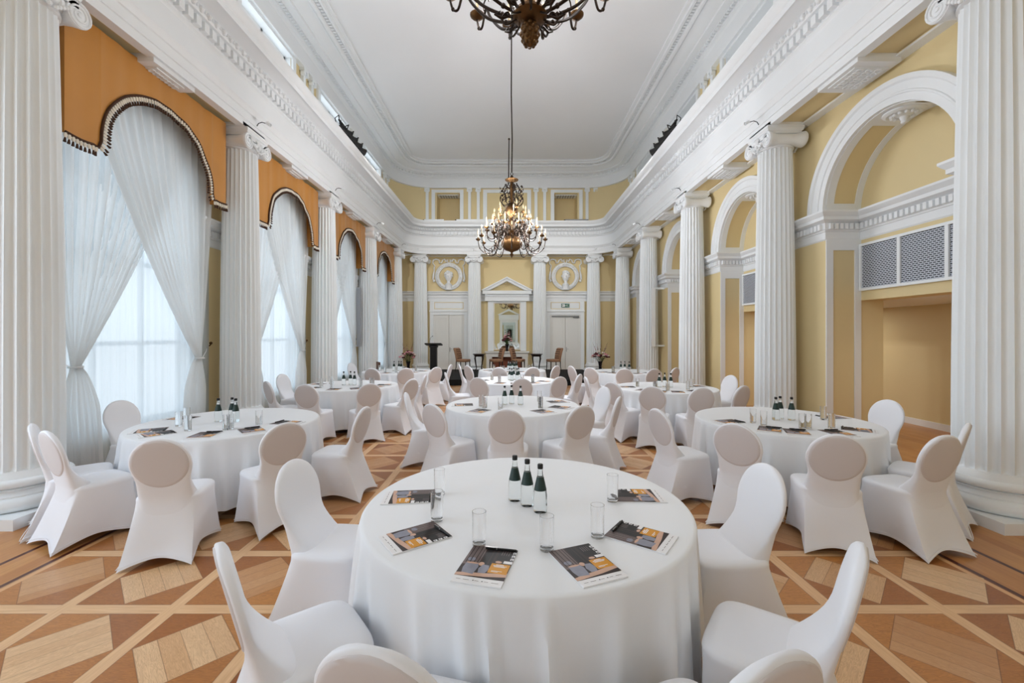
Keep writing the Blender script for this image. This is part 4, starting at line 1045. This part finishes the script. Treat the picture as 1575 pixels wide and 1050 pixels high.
m = MB(); m.tube(smooth([(0.04, 0, 1.20), (0.16, 0, 1.14), (0.25, 0, 1.22), (0.25, 0, 1.33), (0.17, 0, 1.38), (0.13, 0, 1.30), (0.19, 0, 1.27)], 4), 0.011, 5)
m.tube(smooth([(0.16, 0, 1.38), (0.20, 0, 1.48), (0.14, 0, 1.57), (0.05, 0, 1.52)], 4), 0.010, 5); m.ball((0.25, 0, 1.30), 0.022, 6, 4); m.ball((0.19, 0, 1.50), 0.022, 6, 4); m.ball((0.13, 0, 1.60), 0.02, 6, 4)
for k in range(4): m.face([(0.2+0.02*k, 0, 1.18+0.1*k), (0.25+0.01*k, 0.03, 1.2+0.1*k), (0.27, 0, 1.25+0.1*k), (0.24, -0.03, 1.22+0.1*k)])
sc_me = m.mesh('scroll', M['darkbrass'], 60)
for k in range(8): put('scroll', sc_me, t, rot=(0, 0, 2*pi*k/8+0.2))
m = MB(); m.tube([(0, 0, 1.80), (0.03, 0, 1.84), (0, 0, 1.90), (-0.03, 0, 1.84), (0, 0, 1.80)], 0.008, 6)
m.tube([(0, 0, 1.88), (0.01, 0, 2.6), (-0.01, 0, 3.6), (0.0, 0, 5.85)], 0.014, 6); put('suspension_cable', m.mesh('suspension_cable', M['darkbrass'], 60), t)
m = MB(); m.tube([(-0.07, 0, 1.74), (-0.06, 0, 2.60)], 0.012, 6); m.ball((-0.06, 0, 2.62), 0.025, 8, 5); put('guide_rod', m.mesh('guide_rod', M['darkbrass'], 60), t)
lamps(t, 0.66, 6, 0.66, 62)
# near chandelier
t = thing('chandelier', 'brass chandelier nearest the viewer, cut off by the top of the picture', 'chandelier', (0.14, 3.1, 3.78))
m = MB(); m.lathe([(0.001, 0.0), (0.025, 0.01), (0.05, 0.04), (0.062, 0.09), (0.06, 0.13), (0.045, 0.16), (0.03, 0.18), (0.11, 0.20), (0.125, 0.22), (0.11, 0.25), (0.06, 0.27), (0.05, 0.33), (0.12, 0.42), (0.16, 0.52), (0.13, 0.62), (0.05, 0.68), (0.04, 0.80), (0.09, 0.86), (0.05, 0.95), (0.04, 1.7), (0.001, 1.72)], seg=28)
put('stem', m.mesh('stem', M['brass'], 60), t)
m = MB()
for k in range(5):
    for j in range(8): 
        a = 2*pi*(j+0.5*(k % 2))/8; r = (0.035, 0.052, 0.06, 0.056, 0.045)[k]; m.ball((r*cos(a), r*sin(a), 0.025+0.032*k), 0.017, 6, 4)
put('acorn_finial', m.mesh('acorn_finial', M['brass'], 60), t)
add_arms(t, arm_set([(0.08, 0.22), (0.20, 0.25), (0.36, 0.34), (0.50, 0.50), (0.57, 0.62), (0.60, 0.60), (0.64, 0.51), (0.69, 0.53), (0.72, 0.62)], 0.011, pan_r=0.062), 15, radians(90+12))
add_arms(t, arm_set([(0.10, 0.45), (0.25, 0.50), (0.42, 0.70), (0.50, 0.86), (0.56, 0.84), (0.60, 0.92), (0.62, 1.02)], 0.010), 10, 0.2)
m = MB(); m.tube(smooth([(0.10, 0, 0.20), (0.17, 0, 0.16), (0.20, 0, 0.21), (0.16, 0, 0.25), (0.13, 0, 0.21)], 4), 0.008, 5)
m.tube([(0.12, 0, 0.23), (0.20, 0, 0.205), (0.25, 0, 0.235), (0.21, 0, 0.26)], [0.004, 0.012, 0.009, 0.003], 6); lf_me = m.mesh('leaf_scroll', M['darkbrass'], 60)
for k in range(8): put('leaf_scroll', lf_me, t, rot=(0, 0, 2*pi*k/8))
m = MB(); m.tube([(0, 0, 1.70), (0, 0, 5.51)], 0.014, 6); put('suspension_cable', m.mesh('suspension_cable', M['darkbrass'], 60), t)

lamps(t, 0.66, 6, 0.92, 14)
# ------------------------------------------------------------------ tables, chairs, tableware
TH = 0.76
TABLES = [  # x, y, phrase, chair back-top positions (measured), seed
    (0.09, 2.49, 'foremost table', [(-1.37, 2.66), (-1.08, 1.563), (-0.36, 1.048), (0.66, 1.02), (1.304, 1.563), (1.525, 2.567)]),
    (-3.10, 4.78, 'front window-side table', [(-4.62, 5.09), (-4.16, 3.72), (-3.74, 3.45), (-2.60, 3.19), (-1.96, 3.78), (-1.53, 4.63)]),
    (3.07, 4.88, 'front niche-side table', [(1.50, 4.52), (1.95, 3.74), (2.54, 3.33), (3.35, 3.30), (3.95, 3.82), (4.46, 5.12)]),
    (0.03, 5.95, 'second middle-row table', [(-1.37, 5.80), (-0.86, 4.85), (-0.04, 4.49), (0.81, 4.72), (1.33, 5.42), (1.31, 6.36)]),
    (-3.08, 8.25, 'second window-side table', [(-4.42, 8.50), (-4.07, 7.18), (-3.19, 6.70), (-2.23, 6.83), (-1.69, 7.58), (-1.68, 8.33)]),
    (2.82, 7.90, 'second niche-side table', [(1.43, 7.95), (1.66, 7.06), (2.10, 6.45), (2.80, 6.30), (3.56, 6.55), (4.22, 8.25)]),
    (0.08, 9.15, 'third middle-row table', [(-1.34, 8.90), (-0.61, 7.80), (0.20, 7.62), (0.94, 7.94), (1.33, 8.53)]),
    (-2.98, 11.45, 'rear window-side table', [(-4.38, 11.85), (-3.20, 9.95), (-2.42, 10.0), (-1.75, 10.3), (-1.60, 11.25)]),
    (0.05, 11.75, 'rear middle-row table', [(-1.40, 11.50), (-1.08, 10.85), (-0.28, 10.25), (0.55, 10.30), (1.10, 10.87)]),
    (3.00, 11.30, 'rear niche-side table', [(1.47, 10.70), (1.85, 10.15), (2.60, 9.85), (3.28, 9.80), (3.90, 10.15)]),
]
def cloth_mesh(seed):
    rnd = random.Random(seed); m = MB(); N = 288; RT = 0.90
    K = 26; ph = sorted([(k+rnd.uniform(-0.33, 0.33))*2*pi/K for k in range(K)]); amp = [rnd.uniform(0.35, 1.5) for _ in range(K)]; wd = [rnd.uniform(0.028, 0.062) for _ in range(K)]
    def fo(a):
        s = 0
        for p, q, w in zip(ph, amp, wd):
            d = (a-p+pi) % (2*pi)-pi; s += q*math.exp(-(d/w)**2)
        return s-0.45
    F = [fo(2*pi*k/N) for k in range(N)]
    rows = [[(r*cos(2*pi*k/N), r*sin(2*pi*k/N), TH) for k in range(N)] for r in (0.02, 0.45, 0.80, 0.885)]
    for r, z in ((0.899, TH-0.003), (0.906, TH-0.012)): rows.append([(r*cos(2*pi*k/N), r*sin(2*pi*k/N), z) for k in range(N)])
    for i in range(1, 17):
        q = i/16; z = TH-0.012-(TH-0.012-0.10)*q
        row = []
        for k in range(N):
            a = 2*pi*k/N+0.05*q*sin(3*2*pi*k/N+seed); r = 0.906+0.016*q+0.062*min(1, q*1.15)**0.65*F[k]
            row.append((r*cos(a), r*sin(a), z+0.012*q*sin(5*2*pi*k/N+seed)))
        rows.append(row)
    m.grid(rows, closeu=True, capa=True); return m.mesh('tablecloth', M['cloth'], 70)
cloths = [cloth_mesh(s) for s in (1, 2, 3)]
m = MB(); m.lathe([(0.001, 0.725), (0.88, 0.725), (0.89, 0.735), (0.89, 0.750), (0.88, 0.756), (0.001, 0.756)], seg=48); top_me = m.mesh('tabletop', M['wood_brown'])
legs_me = []
for k in range(4):
    a = pi/4+k*pi/2; m = MB(); m.tube([(0.45*cos(a), 0.45*sin(a), 0.726), (0.62*cos(a), 0.62*sin(a), 0.0)], 0.016, 8); legs_me.append(m.mesh('leg', M['steel']))

# covered chair ------------------------------------------------------
def sup(a, n): return math.copysign(abs(cos(a))**n, cos(a)), math.copysign(abs(sin(a))**n, sin(a))
def chair_meshes():
    m = MB(); N = 96; rows = []
    feet = [(0.235, 0.215), (-0.235, 0.215), (-0.235, -0.36), (0.235, -0.36)]
    def bottom(k):
        # parameter around, corners at feet, sides concave in plan and raised at mid-side
        a = 2*pi*k/N; c, s = cos(a), sin(a)
        sec = ((a-pi/4) % (2*pi))/(pi/2); i = int(sec) % 4; t = sec-int(sec)
        A, B = feet[i], feet[(i+1) % 4]
        x = A[0]+(B[0]-A[0])*t; y = A[1]+(B[1]-A[1])*t
        u = sin(pi*t); inn = 0.045*u; hem = 0.058*(u**0.8)
        d = Vector((x, y+0.05)); 
        if d.length > 0: d = d.normalized()
        return x-d.x*inn, y-d.y*inn, 0.004+hem
    def top(k, r=1.0):
        a = 2*pi*k/N; c, s = sup(a, 0.42); return 0.215*r*c, -0.005+0.205*r*s
    # rows from floor up
    Bt = [bottom(k) for k in range(N)]
    for i in range(0, 13):
        q = i/12; row = []
        for k in range(N):
            bx_, by_, bz_ = Bt[k]; tx, ty = top(k, 1.03)
            ztop = 0.44; z = bz_+(ztop-bz_)*q
            w = q**0.85
            row.append((bx_+(tx-bx_)*w, by_+(ty-by_)*w, z))
        rows.append(row)
    for r, z in ((1.035, 0.455), (1.02, 0.468), (0.97, 0.480), (0.80, 0.488), (0.45, 0.490), (0.05, 0.490)):
        rows.append([(top(k, r)[0], top(k, r)[1], z) for k in range(N)])
    m.grid(rows, closeu=True, capb=True)
    # stitched hem line
    m.tube([(x*1.004, y*1.004, z+0.022) for x, y, z in Bt]+[(Bt[0][0]*1.004, Bt[0][1]*1.004, Bt[0][2]+0.022)], 0.0028, 4, cap=False)
    seat = m.mesh('seat_cover', M['spandex'], 50)
    # back
    m = MB(); rows = []
    def prof(z):
        # half width, front y, rear y
        if z <= 0.60:
            q = (z-0.16)/0.44; q = max(0, min(1, q)); w = 0.212-0.036*q**0.9
        else:
            zc, rz_, rx = 0.745, 0.205, 0.204
            w = rx*sqrt(max(0, 1-((z-zc)/rz_)**2)) if z > zc else None
            if w is None:
                q = (z-0.60)/(zc-0.60); w = 0.176+(0.204-0.176)*(q*q*(3-2*q))
        rear = -0.225-0.115*((z-0.45)/0.5)**1.1 if z > 0.45 else -0.225-0.070*((0.45-z)/0.45)**1.2
        if z < 0.47: front = -0.06
        else:
            q = min(1, (z-0.47)/0.23); front = -0.06-(rear*-1-0.06-0.05)*(1-(1-q)**2.2)
            front = max(min(front, rear+0.30), rear+0.048)
        if z > 0.90: 
            th = 0.048*sqrt(max(0.02, 1-((z-0.90)/0.05)**2)); mid = rear+0.024; front, rear = mid+th/2, mid-th/2
        return w, front, rear
    zs = [0.17, 0.24, 0.32, 0.40, 0.46, 0.49, 0.52, 0.55, 0.58, 0.61, 0.64, 0.67, 0.70, 0.73, 0.76, 0.79, 0.82, 0.85, 0.875, 0.90, 0.915, 0.93, 0.94, 0.947, 0.9495]
    for z in zs:
        w, f, r = prof(z); w = max(w, 0.012); row = []
        for k in range(40):
            c, s = sup(2*pi*k/40, 0.55); row.append((w*c, (f+r)/2+(f-r)/2*s, z))
        rows.append(row)
    m.grid(rows, closeu=True, capa=True, capb=True)
    back = m.mesh('back_cover', M['spandex'], 60)
    # oval board showing through on the rear face
    m = MB(); rows = []; zc, rz_, rx = 0.750, 0.190, 0.193
    ring = []
    for rr in (0.05, 0.35, 0.65, 0.88, 0.97, 1.0):
        row = []
        for k in range(40):
            a = 2*pi*k/40; x = rx*rr*cos(a); z = zc+rz_*rr*sin(a); w, f, r = prof(z)
            edge = 0.004 if rr < 0.99 else -0.004
            hh = (f-r)/2; cx = abs(x)/max(w, 0.02); cx = min(0.999, cx)
            yb = (f+r)/2-hh*(max(0.0, 1-cx**(1/0.55)/1.0*0+0))if False else (f+r)/2-hh*(1-min(1, cx)**(2/0.55))**(0.55/2)
            row.append((x, yb-edge, z))
        rows.append(row)
    m.grid(rows, closeu=True, capa=True); panel = m.mesh('back_panel', M['spandex_back'], 60)
    return seat, back, panel
CHM = chair_meshes()
POS6 = ['window-side stage end', 'window-side middle', 'window-side viewer end', 'niche-side viewer end', 'niche-side middle', 'niche-side stage end']
def pos_names(tx, ty, chs):
    out = []
    n = len(chs)
    if n == 6: return POS6
    res = []
    for (x, y) in chs:
        a = math.degrees(atan2(y-ty, x-tx)) % 360
        idx = min(range(6), key=lambda i: abs(((a-[180, 217, 252, 288, 323, 360][i])+180) % 360-180)); res.append(idx)
    used = set(); fin = []
    for r in res:
        while r in used and r < 5: r += 1
        used.add(r); fin.append(r)
    return [POS6[r] for r in fin]

# brochure -----------------------------------------------------------
BW, BH = 0.205, 0.29
def brochure_meshes():
    m = MB(); m.box(-BW/2, BW/2, -BH/2, BH/2, 0.0, 0.0035); m.box(-BW/2+0.002, BW/2-0.001, -BH/2+0.001, BH/2-0.001, 0.0035, 0.005)
    pages = m.mesh('pages', M['paper'])
    m = MB(); Z = [0.0054]
    def R(u0, u1, v0, v1, mi, dz=0.0):
        z = Z[0]+dz; m.face([((u0-.5)*BW, (v0-.5)*BH, z), ((u1-.5)*BW, (v0-.5)*BH, z), ((u1-.5)*BW, (v1-.5)*BH, z), ((u0-.5)*BW, (v1-.5)*BH, z)], mi)
    def Pg(pts, mi, dz): m.face([((u-.5)*BW, (v-.5)*BH, Z[0]+dz) for u, v in pts], mi)
    dk, bk, tp, gy, sk, og, wt = range(7)
    R(0, 1, 0.15, 1, dk)
    R(0.0, 0.34, 0.45, 1.0, tp, .0001)
    for i, u in enumerate((0.05, 0.13, 0.22, 0.29)): R(u, u+0.02, 0.5, 1.0, dk, .0002)
    R(0.38, 0.50, 0.40, 1.0, bk, .0001); R(0.53, 0.58, 0.45, 1.0, bk, .0001); R(0.64, 1.0, 0.66, 0.99, bk, .0001)
    for i in range(4): R(0.70+i*0.05, 0.715+i*0.05, 0.80, 0.93, tp, .0002)
    Pg([(0.0, 0.15), (0.0, 0.22), (0.2, 0.25), (0.5, 0.27), (0.75, 0.30), (1.0, 0.34), (1.0, 0.24), (0.6, 0.19), (0.3, 0.17)], sk, .0002)
    Pg([(0.55, 0.15), (1.0, 0.15), (1.0, 0.20)], dk, .0003)
    def shape(uc, vc, w, h, mi, dz): Pg([(uc+w*cos(a)*(1+0.0), vc+h*sin(a)) for a in [2*pi*k/20 for k in range(20)]], mi, dz)
    Pg([(0.10, 0.24), (0.34, 0.22), (0.37, 0.42), (0.33, 0.50), (0.08, 0.49), (0.07, 0.36)], gy, .0003); shape(0.21, 0.50, 0.13, 0.022, sk, .0004); shape(0.15, 0.60, 0.09, 0.05, gy, .0002)
    Pg([(0.42, 0.27), (0.56, 0.27), (0.60, 0.38), (0.57, 0.48), (0.44, 0.49), (0.39, 0.38)], gy, .0003); shape(0.40, 0.50, 0.06, 0.05, sk, .0002); shape(0.72, 0.60, 0.07, 0.03, sk, .0002)
    R(0.60, 0.985, 0.30, 0.555, og, .0004)
    for i, (a, b) in enumerate(((0.70, 0.86), (0.65, 0.93), (0.67, 0.90))): R(a, b, 0.515-i*0.026, 0.53-i*0.026, wt, .0006)
    R(0.66, 0.88, 0.355, 0.366, wt, .0006); R(0.66, 0.80, 0.335, 0.345, wt, .0006)
    R(0.82, 1.0, 0.58, 0.65, wt, .0002)
    for i in range(3): R(0.93, 0.995, 0.68+i*0.09, 0.74+i*0.09, wt, .0003); R(0.945, 0.98, 0.69+i*0.09, 0.715+i*0.09, dk, .0004)
    # small marks on the white strip
    shape(0.42, 0.075, 0.012, 0.012, bk, .0002); shape(0.60, 0.075, 0.016, 0.009, bk, .0002)
    for a, b in ((0.08, 0.17), (0.22, 0.34), (0.45, 0.53), (0.64, 0.72), (0.78, 0.92)): R(a, b, 0.070, 0.077, tp, .0002)
    cover = m.mesh('cover_print', [M['print_dark'], M['print_black'], M['print_taupe'], M['print_grey'], M['print_skin'], M['orange'], M['paper']], smooth=False)
    return pages, cover
BRM = brochure_meshes()
m = MB(); m.tube([(-0.07, 0, 0.0), (0.04, 0, 0.0), (0.066, 0, 0.0), (0.072, 0, 0.0)], [0.0045, 0.0048, 0.0045, 0.001], 8); PEN_B = m.mesh('barrel', M['black'])
m = MB(); m.box(-0.07, -0.03, -0.002, 0.002, 0.0045, 0.0065); m.lathe([(0.0052, -0.001), (0.0052, 0.001)], (-0.02, 0, 0), 'x', 10); PEN_C = m.mesh('clip', M['chrome'])
m = MB(); m.lathe([(0.030, 0.0), (0.031, 0.002), (0.0325, 0.15), (0.0325, 0.152), (0.0305, 0.152), (0.029, 0.016), (0.020, 0.012), (0.001, 0.012)], seg=28); 
GL = m.mesh('highball_glass', M['glass'], 60)
m = MB(); m.lathe([(0.030, 0.0), (0.036, 0.004), (0.037, 0.02), (0.037, 0.09), (0.034, 0.12), (0.024, 0.165), (0.0145, 0.205), (0.0125, 0.235), (0.0125, 0.242), (0.001, 0.242)], seg=28); BT = m.mesh('glass_body', M['water'], 60)
m = MB(); m.lathe([(0.0345, 0.122), (0.0246, 0.166), (0.0190, 0.19)], seg=28); BL = m.mesh('label', M['label'], 60)
m = MB(); m.lathe([(0.0145, 0.235), (0.015, 0.24), (0.015, 0.257), (0.013, 0.26), (0.001, 0.26)], seg=18); BC = m.mesh('cap', M['black'], 60)
T1_GL = [(-0.426, 2.60), (-0.38, 2.236), (-0.143, 1.98), (0.163, 1.932), (0.414, 2.056), (0.59, 2.498)]
T1_BR = [(-0.60, 2.55, -84), (-0.452, 2.045, -54), (-0.100, 1.795, -14), (0.317, 1.805, 22), (0.62, 2.05, 54), (0.757, 2.57, 88)]
T1_BT = [(0.026, 2.508), (0.095, 2.432), (0.162, 2.343)]
rnd = random.Random(11)
for ti, (tx, ty, ph, chs) in enumerate(TABLES):
    t = thing('round_table', 'round banquet table hidden under the cloth of the '+ph, 'table', (tx, ty, 0), 0, 'round banquet tables')
    put('tabletop', top_me, t)
    for k in range(4): put('leg', legs_me[k], t)
    tag(put('tablecloth', cloths[ti % 3], None, (tx, ty, 0), (0, 0, ti*0.7)), 'white floor-length tablecloth on the '+ph, 'tablecloth', 'white round tablecloths')
    names = pos_names(tx, ty, chs)
    for ci, (cx, cy) in enumerate(chs):
        a = atan2(ty-cy, tx-cx); d = sqrt((tx-cx)**2+(ty-cy)**2)
        if d < 1.47: cx, cy = tx-1.47*cos(a), ty-1.47*sin(a)
        ox, oy = cx+0.34*cos(a), cy+0.34*sin(a)
        jit = rnd.uniform(-0.05, 0.05)
        c = thing('banquet_chair', 'white covered chair at %s, %s' % (ph, names[ci]), 'chair', (ox, oy, 0), a-pi/2+jit, 'white covered banquet chairs')
        put('seat_cover', CHM[0], c); put('back_cover', CHM[1], c); bp = put('back_panel', CHM[2], c); bp['label'] = 'greyish oval panel showing through the back'
    # tableware
    if ti == 0: gl, br, bt = T1_GL, T1_BR, T1_BT
    else:
        gl, br = [], []
        for (cx, cy) in chs:
            a = atan2(cy-ty, cx-tx)+rnd.uniform(-0.06, 0.06)
            br.append((tx+0.69*cos(a), ty+0.69*sin(a), math.degrees(a)+90+rnd.uniform(-14, 14)))
            a2 = a+rnd.choice((-1, 1))*rnd.uniform(0.18, 0.30); r2 = rnd.uniform(0.44, 0.50)
            gl.append((tx+r2*cos(a2), ty+r2*sin(a2)))
        bt = [(tx-0.10+rnd.uniform(-.02, .02), ty-0.02), (tx+rnd.uniform(-.02, .02), ty+0.05), (tx+0.10+rnd.uniform(-.02, .02), ty-0.03)]
        if ti in (6, 8): bt = bt+[(tx-0.05, ty-0.17), (tx+0.06, ty-0.18)]
    for gi, (x, y) in enumerate(gl):
        tag(put('highball_glass', GL, None, (x, y, TH)), 'clear glass on %s, %s' % (ph, names[gi]), 'glass', 'highball glasses')
    for bi, (x, y, r) in enumerate(br):
        b = thing('brochure', 'brochure on %s, %s' % (ph, names[bi]), 'brochure', (x, y, TH+0.001), radians(r), 'printed brochures')
        put('pages', BRM[0], b); put('cover_print', BRM[1], b)
        if ti < 3 and not (ti == 0 and bi in (3, 5)):
            R_ = radians(r); ux, uy = cos(R_), sin(R_); vx, vy = -uy, ux
            p = thing('ballpoint_pen', 'black pen across brochure on %s, %s' % (ph, names[bi]), 'pen', (x+ux*0.03+vx*0.128, y+uy*0.03+vy*0.128, TH+0.0115), R_+0.05, 'black pens')
            put('barrel', PEN_B, p); put('clip', PEN_C, p)
    for k, (x, y) in enumerate(bt):
        w = ['window-most', 'middle', 'niche-most', 'front window-side', 'front niche-side'][k]
        b = thing('water_bottle', 'green-labelled water bottle on %s, %s of cluster' % (ph, w), 'bottle', (x, y, TH), rnd.uniform(0, 6), 'water bottles')
        put('glass_body', BT, b); l = put('label', BL, b); l['label'] = 'dark green neck label'; put('cap', BC, b)
for x in (-1.30, 1.08):
    for k, (dx, dy) in enumerate(((-0.09, -0.03), (0.0, 0.05), (0.09, -0.04))):
        tag(put('highball_glass', GL, None, (x+dx, 17.9+dy, ZS+0.73)), '%s glass of three on the stage side table by the %s chairs' % (['window-most', 'middle', 'niche-most'][k], 'lectern-side' if x < 0 else 'exit-side'), 'glass', 'glasses on the stage tables')
